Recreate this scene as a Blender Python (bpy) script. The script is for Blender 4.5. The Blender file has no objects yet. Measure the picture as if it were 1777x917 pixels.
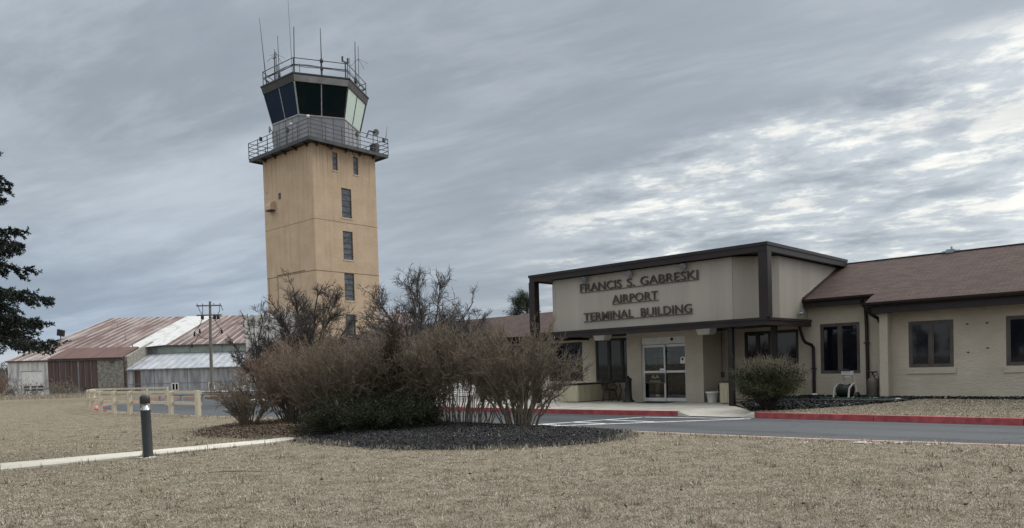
import bpy, math, random
import numpy as np
from mathutils import Matrix, Vector

# ------------------------------------------------------------------ camera
sc = bpy.context.scene
COL = sc.collection
R = math.radians
cam_data = bpy.data.cameras.new('camera')
cam = bpy.data.objects.new('camera', cam_data)
COL.objects.link(cam)
cam_data.sensor_width = 36.0
cam_data.lens = 26.0
cam_data.shift_y = 0.1204
cam_data.clip_end = 4000
PITCH, ROLL = R(-1.5654), R(1.6819)
rt0 = Vector((1, 0, 0)); up0 = Vector((0, -math.sin(PITCH), math.cos(PITCH))); fw = Vector((0, math.cos(PITCH), math.sin(PITCH)))
rt = rt0 * math.cos(ROLL) - up0 * math.sin(ROLL)
up = rt0 * math.sin(ROLL) + up0 * math.cos(ROLL)
cam.matrix_world = Matrix(((rt.x, up.x, -fw.x, 0), (rt.y, up.y, -fw.y, 0), (rt.z, up.z, -fw.z, 1.47), (0, 0, 0, 1)))
sc.camera = cam

# ------------------------------------------------------------------ view
sc.view_settings.view_transform = 'Standard'
sc.view_settings.look = 'None'
sc.view_settings.exposure = 0.27
sc.view_settings.gamma = 1.0
sc.render.engine = 'CYCLES'
sc.cycles.use_denoising = True
sc.cycles.denoising_input_passes = 'RGB_ALBEDO_NORMAL'
sc.cycles.denoising_prefilter = 'NONE'
sc.cycles.max_bounces = 6
sc.cycles.transparent_max_bounces = 12

# ------------------------------------------------------------------ world: cloudy sky
SUN_AZ, SUN_EL = R(66), R(36)          # azimuth measured from +Y towards +X
world = bpy.data.worlds.new('World'); sc.world = world
world.use_nodes = True
wt = world.node_tree; wt.nodes.clear()
def wn(t, **k):
    n = wt.nodes.new(t)
    for a, b in k.items(): setattr(n, a, b)
    return n
def wl(a, b): wt.links.new(a, b)
def wval(s, v):
    if hasattr(v, 'is_linked'): wl(v, s)
    else: s.default_value = v
def wmath(op, a, b=0.0, c=0.0, clamp=False):
    n = wn('ShaderNodeMath', operation=op, use_clamp=clamp)
    for i, v in enumerate((a, b, c)): wval(n.inputs[i], v)
    return n.outputs[0]
def wsmooth(v, lo, hi):
    n = wn('ShaderNodeMapRange', interpolation_type='SMOOTHSTEP')
    wval(n.inputs[0], v); n.inputs[1].default_value = lo; n.inputs[2].default_value = hi
    return n.outputs[0]
def wmix(f, a, b):
    n = wn('ShaderNodeMix', data_type='RGBA')
    wval(n.inputs[0], f)
    for s, v in ((n.inputs[6], a), (n.inputs[7], b)):
        if hasattr(v, 'is_linked'): wl(v, s)
        else: s.default_value = (*v, 1)
    return n.outputs[2]
def wdot(v, d):
    n = wn('ShaderNodeVectorMath', operation='DOT_PRODUCT'); wl(v, n.inputs[0])
    l = math.sqrt(sum(c * c for c in d)); n.inputs[1].default_value = [c / l for c in d]
    return n.outputs['Value']
tc = wn('ShaderNodeTexCoord'); DIR = tc.outputs['Generated']
sep = wn('ShaderNodeSeparateXYZ'); wl(DIR, sep.inputs[0])
zc = wmath('ADD', wmath('MAXIMUM', sep.outputs[2], 0.0), 0.13)
px = wmath('DIVIDE', sep.outputs[0], zc); py = wmath('DIVIDE', sep.outputs[1], zc)
# cloud streets run towards azimuth -26 deg
a_ = R(-62)
al = wmath('ADD', wmath('MULTIPLY', px, math.sin(a_)), wmath('MULTIPLY', py, math.cos(a_)))
ac = wmath('SUBTRACT', wmath('MULTIPLY', px, math.cos(a_)), wmath('MULTIPLY', py, math.sin(a_)))
def wnoise(sa, sb, scale, detail, rough, dist, off):
    cv = wn('ShaderNodeCombineXYZ')
    wl(wmath('MULTIPLY', ac, sa), cv.inputs[0]); wl(wmath('MULTIPLY', al, sb), cv.inputs[1]); cv.inputs[2].default_value = off
    n = wn('ShaderNodeTexNoise'); wl(cv.outputs[0], n.inputs['Vector'])
    n.inputs['Scale'].default_value = scale; n.inputs['Detail'].default_value = detail
    n.inputs['Roughness'].default_value = rough; n.inputs['Distortion'].default_value = dist
    return n.outputs['Fac']
nA = wnoise(1.0, 0.40, 1.15, 8, 0.58, 0.25, 3.1)
nB = wnoise(1.0, 0.62, 2.9, 9, 0.62, 0.18, 7.7)
nC = wnoise(1.0, 0.75, 9.0, 6, 0.62, 0.15, 1.2)
# grey deck
deck = wmix(wsmooth(nA, 0.38, 0.60), (0.285, 0.325, 0.37), (0.435, 0.49, 0.548))
lowl = wmath('MULTIPLY', wsmooth(wdot(DIR, (-0.62, 0.78, 0.0)), 0.72, 1.0), wsmooth(sep.outputs[2], 0.22, 0.03))
deck = wmix(wmath('MULTIPLY', lowl, 0.65), deck, (0.275, 0.36, 0.485))
deck = wmix(wmath('MULTIPLY', wsmooth(sep.outputs[2], 0.055, 0.0), 0.75), deck, (0.66, 0.68, 0.66))
# thinner, brighter cloud on the sun's side
side = wsmooth(wdot(DIR, (0.56, 0.80, 0.21)), 0.86, 0.985)
deck = wmix(wmath('MULTIPLY', side, 0.40), deck, (0.43, 0.475, 0.51))
rift = wmath('ADD', wmath('MULTIPLY', nB, 0.64), wmath('MULTIPLY', nC, 0.36))
veil = wsmooth(rift, 0.34, 0.56)
core = wsmooth(rift, 0.505, 0.60)
band = wmath('MULTIPLY', wsmooth(wdot(DIR, (0.45, 0.87, 0.215)), 0.875, 0.975), wsmooth(wmath('SUBTRACT', sep.outputs[2], wmath('MULTIPLY', sep.outputs[0], 0.20)), 0.265, 0.205))
dark = wsmooth(wdot(DIR, (0.10, 0.95, 0.30)), 0.90, 1.0)
deck = wmix(wmath('MULTIPLY', dark, wmath('MULTIPLY', wsmooth(nA, 0.3, 0.6), 0.62)), deck, (0.25, 0.283, 0.322))
deck = wmix(wmath('MULTIPLY', wmath('MULTIPLY', veil, band), 0.80), deck, (0.60, 0.645, 0.67))
deck = wmix(wmath('MULTIPLY', core, band), deck, (0.90, 0.895, 0.84))
gap = wmath('MULTIPLY', wsmooth(nB, 0.52, 0.34), band)
deck = wmix(wmath('MULTIPLY', gap, 0.5), deck, (0.225, 0.26, 0.30))
nD = wnoise(1.0, 0.34, 3.6, 9, 0.6, 0.3, 12.4)
deck = wmix(wmath('MULTIPLY', wsmooth(nD, 0.56, 0.34), 0.30), deck, (0.23, 0.265, 0.315))
deck = wmix(wmath('MULTIPLY', wsmooth(nD, 0.50, 0.68), 0.22), deck, (0.60, 0.645, 0.68))
# overhead the overcast is brighter than near the horizon
deck = wmix(wsmooth(sep.outputs[2], 0.45, 0.9), deck, (2.3, 2.38, 2.45))
deck = wmix(wsmooth(sep.outputs[1], -0.05, -0.6), deck, (0.72, 0.75, 0.78))
sky = wn('ShaderNodeTexSky'); sky.sky_type = 'NISHITA'; sky.sun_disc = False
sky.sun_elevation = SUN_EL; sky.sun_rotation = SUN_AZ
bg1 = wn('ShaderNodeBackground'); wl(sky.outputs[0], bg1.inputs[0]); bg1.inputs[1].default_value = 0.06
bg2 = wn('ShaderNodeBackground'); wl(deck, bg2.inputs[0]); bg2.inputs[1].default_value = 1.0
ms = wn('ShaderNodeMixShader'); ms.inputs[0].default_value = 0.92
wl(bg1.outputs[0], ms.inputs[1]); wl(bg2.outputs[0], ms.inputs[2])
wo = wn('ShaderNodeOutputWorld'); wl(ms.outputs[0], wo.inputs[0])

sun_d = bpy.data.lights.new('sun', 'SUN'); sun_d.energy = 1.5; sun_d.angle = R(30); sun_d.color = (1.0, 0.95, 0.86)
sun = bpy.data.objects.new('sun', sun_d); COL.objects.link(sun)
sdir = Vector((math.sin(SUN_AZ) * math.cos(SUN_EL), math.cos(SUN_AZ) * math.cos(SUN_EL), math.sin(SUN_EL)))
sun.rotation_euler = sdir.to_track_quat('Z', 'Y').to_euler()

# ------------------------------------------------------------------ object helpers
def tag(o, label=None, cat=None, group=None, kind=None):
    if label: o['label'] = label
    if cat: o['category'] = cat
    if group: o['group'] = group
    if kind: o['kind'] = kind
    return o
def empty(name, loc=(0, 0, 0), rz=0.0, label=None, cat=None, group=None):
    o = bpy.data.objects.new(name, None); COL.objects.link(o)
    o.empty_display_size = 0.3
    o.location = loc; o.rotation_euler = (0, 0, rz)
    return tag(o, label, cat, group)
def link_mesh(name, me, mat, parent=None, loc=None, rz=0.0):
    if mat is not None: me.materials.append(mat)
    o = bpy.data.objects.new(name, me); COL.objects.link(o)
    if parent is not None: o.parent = parent
    if loc is not None: o.location = loc
    if rz: o.rotation_euler = (0, 0, rz)
    return o
def copy_tree(root):
    kids = [o for o in bpy.data.objects if o.parent == root]
    c = root.copy(); COL.objects.link(c)
    for k in kids:
        kk = [g for g in bpy.data.objects if g.parent == k]
        d = k.copy(); COL.objects.link(d); d.parent = c
        for g in kk:
            e = g.copy(); COL.objects.link(e); e.parent = d
    return c

class MB:
    def __init__(s): s.v = []; s.f = []; s.sm = []
    def add(s, vs, fs, smooth=False):
        n = len(s.v); s.v += [tuple(v) for v in vs]
        for f in fs: s.f.append(tuple(i + n for i in f)); s.sm.append(smooth)
        return s
    def box(s, x0, x1, y0, y1, z0, z1):
        return s.add([(x0, y0, z0), (x1, y0, z0), (x1, y1, z0), (x0, y1, z0), (x0, y0, z1), (x1, y0, z1), (x1, y1, z1), (x0, y1, z1)],
                     [(3, 2, 1, 0), (4, 5, 6, 7), (0, 1, 5, 4), (1, 2, 6, 5), (2, 3, 7, 6), (3, 0, 4, 7)])
    def hexa(s, lo, hi):           # two quads, bottom and top
        return s.add(list(lo) + list(hi), [(3, 2, 1, 0), (4, 5, 6, 7), (0, 1, 5, 4), (1, 2, 6, 5), (2, 3, 7, 6), (3, 0, 4, 7)])
    def prism(s, poly, z0, z1):    # polygon in xy (counter-clockwise)
        n = len(poly)
        vs = [(x, y, z0) for x, y in poly] + [(x, y, z1) for x, y in poly]
        fs = [tuple(range(n - 1, -1, -1)), tuple(range(n, 2 * n))] + [(i, (i + 1) % n, n + (i + 1) % n, n + i) for i in range(n)]
        return s.add(vs, fs)
    def prism_x(s, poly, x0, x1):  # polygon in yz
        n = len(poly)
        vs = [(x0, y, z) for y, z in poly] + [(x1, y, z) for y, z in poly]
        fs = [tuple(range(n - 1, -1, -1)), tuple(range(n, 2 * n))] + [(i, (i + 1) % n, n + (i + 1) % n, n + i) for i in range(n)]
        return s.add(vs, fs)
    def slab(s, quad, t):          # sloping sheet with thickness straight down
        top = [Vector(q) for q in quad]
        lo = [q - Vector((0, 0, t)) for q in top]
        n = len(top)
        return s.add(lo + top, [tuple(range(n - 1, -1, -1)), tuple(range(n, 2 * n))] + [(i, (i + 1) % n, n + (i + 1) % n, n + i) for i in range(n)])
    def tube(s, pts, r, n=8, caps=True):
        pts = [Vector(p) for p in pts]
        rs = r if isinstance(r, (list, tuple)) else [r] * len(pts)
        vs = []; u = None
        for i, p in enumerate(pts):
            t = (pts[min(i + 1, len(pts) - 1)] - pts[max(i - 1, 0)]).normalized()
            if u is None: u = t.orthogonal().normalized()
            else:
                u = u - t * u.dot(t)
                u = u.normalized() if u.length > 1e-6 else t.orthogonal().normalized()
            w = t.cross(u)
            for k in range(n):
                a = 2 * math.pi * k / n
                vs.append(p + (u * math.cos(a) + w * math.sin(a)) * rs[i])
        fs = []
        for i in range(len(pts) - 1):
            for k in range(n):
                fs.append((i * n + k, i * n + (k + 1) % n, (i + 1) * n + (k + 1) % n, (i + 1) * n + k))
        s.add(vs, fs, True)
        if caps: s.add(vs[:n], [tuple(range(n - 1, -1, -1))]); s.add(vs[-n:], [tuple(range(n))])
        return s
    def bar(s, p, q, w, h):        # rectangular bar from p to q, w wide, h tall
        p, q = Vector(p), Vector(q); t = (q - p).normalized()
        side = t.cross(Vector((0, 0, 1)))
        side = side.normalized() if side.length > 1e-4 else Vector((1, 0, 0))
        upv = side.cross(t).normalized()
        c = [(-1, -1), (1, -1), (1, 1), (-1, 1)]
        return s.hexa([p + side * a * w / 2 + upv * b * h / 2 for a, b in c], [q + side * a * w / 2 + upv * b * h / 2 for a, b in c])
    def lathe(s, prof, c=(0, 0, 0), n=20, axis='z'):
        vs = []
        for r, z in prof:
            for k in range(n):
                a = 2 * math.pi * k / n
                p = (r * math.cos(a), r * math.sin(a), z)
                if axis == 'y': p = (p[0], -p[2], p[1])
                if axis == 'x': p = (p[2], p[0], p[1])
                vs.append((c[0] + p[0], c[1] + p[1], c[2] + p[2]))
        m = len(prof)
        fs = [(i * n + k, i * n + (k + 1) % n, (i + 1) * n + (k + 1) % n, (i + 1) * n + k) for i in range(m - 1) for k in range(n)]
        s.add(vs, fs, True)
        s.add(vs[:n], [tuple(range(n - 1, -1, -1))]); s.add(vs[-n:], [tuple(range(n))])
        return s
    def build(s, name, mat, parent=None, loc=None, rz=0.0, bevel=0.0):
        me = bpy.data.meshes.new(name)
        me.from_pydata(s.v, [], s.f)
        me.polygons.foreach_set('use_smooth', s.sm)
        me.update()
        o = link_mesh(name, me, mat, parent, loc, rz)
        if bevel:
            b = o.modifiers.new('bevel', 'BEVEL'); b.width = bevel; b.segments = 2; b.limit_method = 'ANGLE'; b.angle_limit = R(50)
        return o

def np_mesh(name, V, F, mat, parent=None, smooth=False, loc=None):
    V = np.ascontiguousarray(V, dtype=np.float32).reshape(-1, 3); F = np.ascontiguousarray(F, dtype=np.int32)
    k = F.shape[1]
    me = bpy.data.meshes.new(name)
    me.vertices.add(len(V)); me.vertices.foreach_set('co', V.ravel())
    me.loops.add(F.size); me.loops.foreach_set('vertex_index', F.ravel())
    me.polygons.add(len(F)); me.polygons.foreach_set('loop_start', np.arange(0, F.size, k, dtype=np.int32))
    me.polygons.foreach_set('use_smooth', np.full(len(F), smooth))
    me.update(calc_edges=True)
    return link_mesh(name, me, mat, parent, loc)

class Twigs:
    """many tapered tubes gathered into one mesh"""
    def __init__(s): s.g = {}
    def add(s, pts, r0, r1):
        pts = np.asarray(pts, dtype=np.float32)
        s.g.setdefault(len(pts), []).append((pts, r0, r1))
    def build(s, name, mat, parent, k=3):
        VV, FF, base = [], [], 0
        for n, items in s.g.items():
            P = np.stack([i[0] for i in items]); m = len(items)
            T = np.empty_like(P); T[:, 1:-1] = P[:, 2:] - P[:, :-2]; T[:, 0] = P[:, 1] - P[:, 0]; T[:, -1] = P[:, -1] - P[:, -2]
            T /= np.linalg.norm(T, axis=2, keepdims=True) + 1e-9
            ref = np.array([0.37, 0.61, 0.21]); ref /= np.linalg.norm(ref)
            U = np.cross(T, ref); U /= np.linalg.norm(U, axis=2, keepdims=True) + 1e-9
            W = np.cross(T, U)
            r0 = np.array([i[1] for i in items])[:, None]; r1 = np.array([i[2] for i in items])[:, None]
            rr = r0 + (r1 - r0) * np.linspace(0, 1, n)[None]
            ang = 2 * np.pi * np.arange(k) / k
            V = P[:, :, None, :] + rr[:, :, None, None] * (U[:, :, None, :] * np.cos(ang)[None, None, :, None] + W[:, :, None, :] * np.sin(ang)[None, None, :, None])
            i0 = np.arange(n - 1)[:, None] * k + np.arange(k)[None]
            i1 = np.arange(n - 1)[:, None] * k + (np.arange(k)[None] + 1) % k
            q = np.stack([i0, i1, i1 + k, i0 + k], -1).reshape(-1, 4)
            F = (q[None] + (np.arange(m) * n * k)[:, None, None]).reshape(-1, 4) + base
            VV.append(V.reshape(-1, 3)); FF.append(F); base += m * n * k
        return np_mesh(name, np.concatenate(VV), np.concatenate(FF), mat, parent, smooth=True)

def leaf_mesh(name, C, D, size, mat, parent, rng, width=0.35):
    """C centres (n,3), D leaf directions (n,3): one pointed blade of two triangles each"""
    n = len(C); D = D / (np.linalg.norm(D, axis=1, keepdims=True) + 1e-9)
    S = np.cross(D, rng.normal(size=(n, 3))); S /= np.linalg.norm(S, axis=1, keepdims=True) + 1e-9
    L = size * rng.uniform(0.6, 1.3, (n, 1))
    V = np.stack([C, C + D * L * .5 + S * L * width, C + D * L, C + D * L * .5 - S * L * width], 1)
    F = np.arange(4 * n).reshape(n, 4)
    return np_mesh(name, V, F, mat, parent)

# ------------------------------------------------------------------ materials
def new_mat(name):
    m = bpy.data.materials.new(name); m.use_nodes = True
    return m, m.node_tree, m.node_tree.nodes['Principled BSDF']
def setv(b, **k):
    names = {'rough': 'Roughness', 'metal': 'Metallic', 'spec': 'Specular IOR Level', 'ior': 'IOR', 'trans': 'Transmission Weight', 'coat': 'Coat Weight'}
    for a, v in k.items(): b.inputs[names[a]].default_value = v
def ramp(nt, fac, stops):
    n = nt.nodes.new('ShaderNodeValToRGB'); nt.links.new(fac, n.inputs[0])
    e = n.color_ramp.elements
    while len(e) < len(stops): e.new(0.5)
    for el, (p, c) in zip(e, stops): el.position = p; el.color = (*c, 1) if len(c) == 3 else c
    return n.outputs[0]
def coords(nt, scale=(1, 1, 1), kind='Object', rot=(0, 0, 0)):
    t = nt.nodes.new('ShaderNodeTexCoord'); m = nt.nodes.new('ShaderNodeMapping')
    m.inputs['Scale'].default_value = scale; m.inputs['Rotation'].default_value = rot
    nt.links.new(t.outputs[kind], m.inputs[0]); return m.outputs[0]
def noise(nt, vec, scale, detail=5, rough=0.55, dist=0.0):
    n = nt.nodes.new('ShaderNodeTexNoise'); nt.links.new(vec, n.inputs['Vector'])
    n.inputs['Scale'].default_value = scale; n.inputs['Detail'].default_value = detail
    n.inputs['Roughness'].default_value = rough; n.inputs['Distortion'].default_value = dist
    return n.outputs['Fac']
def mixc(nt, fac, a, b, blend='MIX'):
    n = nt.nodes.new('ShaderNodeMix'); n.data_type = 'RGBA'; n.blend_type = blend
    for s, v in ((n.inputs[0], fac), (n.inputs[6], a), (n.inputs[7], b)):
        if hasattr(v, 'is_linked'): nt.links.new(v, s)
        elif s is n.inputs[0]: s.default_value = v
        else: s.default_value = (*v, 1)
    return n.outputs[2]
def maprange(nt, v, a, b, c=0.0, d=1.0):
    n = nt.nodes.new('ShaderNodeMapRange'); nt.links.new(v, n.inputs[0])
    for i, x in enumerate((a, b, c, d)): n.inputs[i + 1].default_value = x
    return n.outputs[0]
def bump(nt, b, h, strength=0.3, dist=0.02):
    n = nt.nodes.new('ShaderNodeBump'); n.inputs['Strength'].default_value = strength; n.inputs['Distance'].default_value = dist
    nt.links.new(h, n.inputs['Height']); nt.links.new(n.outputs[0], b.inputs['Normal'])
def simple(name, c1, c2, scale=3.0, rough=0.7, bmp=0.15, bdist=0.01, stretch=(1, 1, 1), detail=6, metal=0.0, spec=0.4, lo=0.35, hi=0.65, bscale=None):
    m, nt, b = new_mat(name)
    v = coords(nt, stretch)
    f = noise(nt, v, scale, detail)
    nt.links.new(ramp(nt, f, [(lo, c1), (hi, c2)]), b.inputs['Base Color'])
    setv(b, rough=rough, metal=metal, spec=spec)
    if bmp: bump(nt, b, noise(nt, v, bscale or scale * 6, 4), bmp, bdist)
    return m
M = {}
# --- ground
def m_lawn():
    m, nt, b = new_mat('dry_lawn')
    v = coords(nt)
    big = noise(nt, v, 0.35, 4); mid = noise(nt, v, 2.3, 6, 0.65); fin = noise(nt, v, 45, 4, 0.7)
    c = ramp(nt, fin, [(0.3, (0.13, 0.106, 0.074)), (0.55, (0.255, 0.218, 0.16)), (0.8, (0.38, 0.335, 0.255))])
    c = mixc(nt, maprange(nt, mid, 0.45, 0.66), c, (0.13, 0.105, 0.07))
    c = mixc(nt, maprange(nt, noise(nt, v, 7.0, 6, 0.7), 0.5, 0.68, 0, 0.7), c, (0.105, 0.084, 0.056))
    c = mixc(nt, maprange(nt, big, 0.55, 0.72, 0, 0.55), c, (0.135, 0.13, 0.07))
    nt.links.new(c, b.inputs['Base Color']); setv(b, rough=0.95, spec=0.1)
    bump(nt, b, noise(nt, v, 60, 5, 0.7), 0.8, 0.03)
    return m
M['lawn'] = m_lawn()
def m_blade(name, stops):
    m, nt, b = new_mat(name)
    g = nt.nodes.new('ShaderNodeNewGeometry')
    c = ramp(nt, g.outputs['Random Per Island'], stops)
    v = coords(nt)
    c = mixc(nt, maprange(nt, noise(nt, v, 0.9, 4), 0.5, 0.72, 0, 0.5), c, (0.20, 0.18, 0.105))
    c = mixc(nt, maprange(nt, noise(nt, coords(nt, (1, 1.0, 1)), 5.0, 6, 0.7), 0.47, 0.62, 0, 0.78), c, (0.135, 0.108, 0.074))
    c = mixc(nt, maprange(nt, noise(nt, coords(nt, (1, 1, 1), rot=(0, 0, 1)), 2.2, 5, 0.65), 0.54, 0.70, 0, 0.5), c, (0.47, 0.42, 0.325))
    nt.links.new(c, b.inputs['Base Color']); setv(b, rough=0.8, spec=0.2)
    return m
M['blade'] = m_blade('dry_grass_blade', [(0.0, (0.12, 0.10, 0.075)), (0.3, (0.285, 0.248, 0.19)), (0.62, (0.40, 0.36, 0.285)), (0.9, (0.55, 0.505, 0.42)), (1.0, (0.22, 0.215, 0.145))])
M['soil'] = simple('far_field', (0.13, 0.105, 0.07), (0.22, 0.18, 0.12), 0.15, 0.95, 0.3, 0.05)
def m_asphalt():
    m, nt, b = new_mat('asphalt')
    v = coords(nt)
    f = noise(nt, v, 140, 3, 0.8); g = noise(nt, v, 0.5, 5)
    vr = nt.nodes.new('ShaderNodeVectorRotate'); vr.rotation_type = 'Z_AXIS'; vr.inputs['Angle'].default_value = R(43.8); nt.links.new(v, vr.inputs[0])
    vm = nt.nodes.new('ShaderNodeMapping'); vm.inputs['Scale'].default_value = (0.07, 1.0, 1); nt.links.new(vr.outputs[0], vm.inputs[0])
    s = noise(nt, vm.outputs[0], 1.0, 5)
    vo = nt.nodes.new('ShaderNodeTexVoronoi'); vo.feature = 'DISTANCE_TO_EDGE'; vo.inputs['Scale'].default_value = 0.28
    vw = nt.nodes.new('ShaderNodeVectorMath'); vw.operation = 'ADD'; nt.links.new(v, vw.inputs[0])
    wn_ = nt.nodes.new('ShaderNodeTexNoise'); wn_.inputs['Scale'].default_value = 1.6; wn_.inputs['Detail'].default_value = 6; nt.links.new(v, wn_.inputs['Vector']); nt.links.new(wn_.outputs['Color'], vw.inputs[1]); nt.links.new(vw.outputs[0], vo.inputs['Vector'])
    c = ramp(nt, f, [(0.3, (0.040, 0.043, 0.046)), (0.7, (0.100, 0.105, 0.11))])
    c = mixc(nt, maprange(nt, s, 0.48, 0.60, 0, 0.6), c, (0.038, 0.041, 0.044))
    c = mixc(nt, maprange(nt, g, 0.5, 0.8, 0, 0.4), c, (0.115, 0.12, 0.125))
    c = mixc(nt, maprange(nt, vo.outputs['Distance'], 0.0, 0.008, 0.7, 0), c, (0.018, 0.018, 0.02))
    nt.links.new(c, b.inputs['Base Color']); setv(b, rough=0.85, spec=0.3)
    bump(nt, b, f, 0.4, 0.01)
    return m
M['asphalt'] = m_asphalt()
M['concrete'] = simple('pale_concrete', (0.36, 0.335, 0.285), (0.50, 0.475, 0.415), 1.3, 0.9, 0.25, 0.006, detail=8, bscale=60)
M['path'] = simple('path_concrete', (0.42, 0.39, 0.33), (0.58, 0.545, 0.465), 1.1, 0.9, 0.25, 0.006, detail=9, bscale=50)
M['red_kerb'] = simple('red_kerb_paint', (0.24, 0.042, 0.05), (0.40, 0.085, 0.088), 5, 0.7, 0.25, 0.006, detail=9, bscale=40)
M['pink_kerb'] = simple('worn_pink_kerb', (0.36, 0.20, 0.165), (0.46, 0.36, 0.30), 3, 0.85, 0.2, 0.006, detail=9)
M['road_paint'] = simple('white_road_paint', (0.58, 0.58, 0.56), (0.80, 0.80, 0.78), 6, 0.7, 0.1, 0.003, detail=9)
M['mulch'] = simple('black_mulch', (0.004, 0.004, 0.005), (0.020, 0.019, 0.019), 30, 0.9, 0.9, 0.03, detail=7)
m_, nt_, b_ = new_mat('mulch_chip'); M['chip'] = m_
nt_.links.new(ramp(nt_, nt_.nodes.new('ShaderNodeNewGeometry').outputs['Random Per Island'],
    [(0.0, (0.004, 0.004, 0.005)), (0.75, (0.018, 0.017, 0.018)), (0.96, (0.04, 0.036, 0.033)), (1.0, (0.28, 0.26, 0.23))]), b_.inputs['Base Color']); setv(b_, rough=0.8)
m_, nt_, b_ = new_mat('leaf_litter'); M['litter'] = m_
nt_.links.new(ramp(nt_, nt_.nodes.new('ShaderNodeNewGeometry').outputs['Random Per Island'],
    [(0.0, (0.05, 0.036, 0.026)), (0.5, (0.13, 0.09, 0.06)), (1.0, (0.27, 0.20, 0.14))]), b_.inputs['Base Color']); setv(b_, rough=0.9)
# --- terminal
def m_stucco(name, c1, c2, bs=0.45):
    m, nt, b = new_mat(name)
    v = coords(nt)
    f = noise(nt, v, 1.1, 8, 0.6); st = noise(nt, coords(nt, (1.0, 1.0, 2.6)), 4.2, 7, 0.66, 1.1)
    c = ramp(nt, f, [(0.3, c1), (0.7, c2)])
    c = mixc(nt, maprange(nt, st, 0.60, 0.72, 0, 0.35), c, tuple(x * 0.62 for x in c1))
    nt.links.new(c, b.inputs['Base Color']); setv(b, rough=0.92, spec=0.2)
    bump(nt, b, st, bs, 0.05)
    return m
M['stucco'] = m_stucco('cream_stucco', (0.39, 0.352, 0.285), (0.49, 0.444, 0.366), 0.55)
def m_ribbed():
    m, nt, b = new_mat('ribbed_siding')
    v = coords(nt, (1, 1, 0.03)); f = noise(nt, v, 1.5, 5)
    c = ramp(nt, f, [(0.3, (0.30, 0.275, 0.235)), (0.7, (0.36, 0.33, 0.285))])
    t = nt.nodes.new('ShaderNodeTexCoord'); s = nt.nodes.new('ShaderNodeSeparateXYZ'); nt.links.new(t.outputs['Object'], s.inputs[0])
    ad = nt.nodes.new('ShaderNodeMath'); ad.operation = 'ADD'; nt.links.new(s.outputs[0], ad.inputs[0]); nt.links.new(s.outputs[1], ad.inputs[1])
    mu = nt.nodes.new('ShaderNodeMath'); mu.operation = 'MULTIPLY'; mu.inputs[1].default_value = 2 * math.pi / 0.1; nt.links.new(ad.outputs[0], mu.inputs[0])
    si = nt.nodes.new('ShaderNodeMath'); si.operation = 'SINE'; nt.links.new(mu.outputs[0], si.inputs[0])
    nt.links.new(c, b.inputs['Base Color']); setv(b, rough=0.42, spec=0.5)
    bump(nt, b, maprange(nt, si.outputs[0], 0.6, 0.95), 0.5, 0.006)
    return m
M['siding'] = m_ribbed()
M['brown'] = simple('dark_brown_metal', (0.014, 0.010, 0.0105), (0.022, 0.016, 0.017), 1.5, 0.42, 0.06, 0.003, spec=0.32)
M['frame'] = simple('bronze_frame', (0.055, 0.048, 0.042), (0.085, 0.076, 0.066), 4, 0.45, 0.05, 0.002)
M['darkframe'] = simple('black_frame', (0.012, 0.011, 0.012), (0.022, 0.020, 0.021), 4, 0.4, 0.05, 0.002)
def m_shingle():
    m, nt, b = new_mat('brown_shingles')
    v = coords(nt, (1, 1.08, 1))
    br = nt.nodes.new('ShaderNodeTexBrick'); nt.links.new(v, br.inputs['Vector'])
    br.offset = 0.5; br.inputs['Color1'].default_value = (0.046, 0.029, 0.024, 1); br.inputs['Color2'].default_value = (0.084, 0.054, 0.045, 1)
    br.inputs['Mortar'].default_value = (0.016, 0.011, 0.010, 1)
    br.inputs['Scale'].default_value = 1.0; br.inputs['Mortar Size'].default_value = 0.012; br.inputs['Mortar Smooth'].default_value = 0.6
    br.inputs['Brick Width'].default_value = 0.30; br.inputs['Row Height'].default_value = 0.14; br.inputs['Bias'].default_value = -0.1
    f = noise(nt, v, 30, 4, 0.7); g = noise(nt, v, 0.8, 5)
    c = mixc(nt, maprange(nt, f, 0.35, 0.7, 0, 0.35), br.outputs['Color'], (0.096, 0.064, 0.054))
    c = mixc(nt, maprange(nt, g, 0.5, 0.75, 0, 0.35), c, (0.048, 0.033, 0.030))
    nt.links.new(c, b.inputs['Base Color']); setv(b, rough=0.9, spec=0.25)
    s = nt.nodes.new('ShaderNodeSeparateXYZ'); nt.links.new(v, s.inputs[0])
    mo = nt.nodes.new('ShaderNodeMath'); mo.operation = 'FRACT'
    dv = nt.nodes.new('ShaderNodeMath'); dv.operation = 'DIVIDE'; dv.inputs[1].default_value = 0.14
    nt.links.new(s.outputs[1], dv.inputs[0]); nt.links.new(dv.outputs[0], mo.inputs[0])
    iv = nt.nodes.new('ShaderNodeMath'); iv.operation = 'SUBTRACT'; iv.inputs[0].default_value = 1.0; nt.links.new(mo.outputs[0], iv.inputs[1])
    ad = nt.nodes.new('ShaderNodeMath'); ad.operation = 'ADD'; nt.links.new(iv.outputs[0], ad.inputs[0]); nt.links.new(f, ad.inputs[1])
    bump(nt, b, ad.outputs[0], 0.6, 0.012)
    return m
M['shingle'] = m_shingle()
def m_glass(name, col, rough=0.04, ior=1.5, wav=0.02, spec=0.3):
    m, nt, b = new_mat(name)
    b.inputs['Base Color'].default_value = (*col, 1); setv(b, rough=rough, ior=ior, spec=spec)
    bump(nt, b, noise(nt, coords(nt), 1.3, 2), wav, 0.05)
    return m
M['glass'] = m_glass('dark_window_glass', (0.004, 0.006, 0.011), ior=1.5, wav=0.025, spec=0.42)
M['cabglass'] = m_glass('tinted_cab_glass', (0.006, 0.012, 0.013), spec=0.14)
M['navyglass'] = m_glass('navy_cab_glass', (0.003, 0.012, 0.032), spec=0.10)
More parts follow.
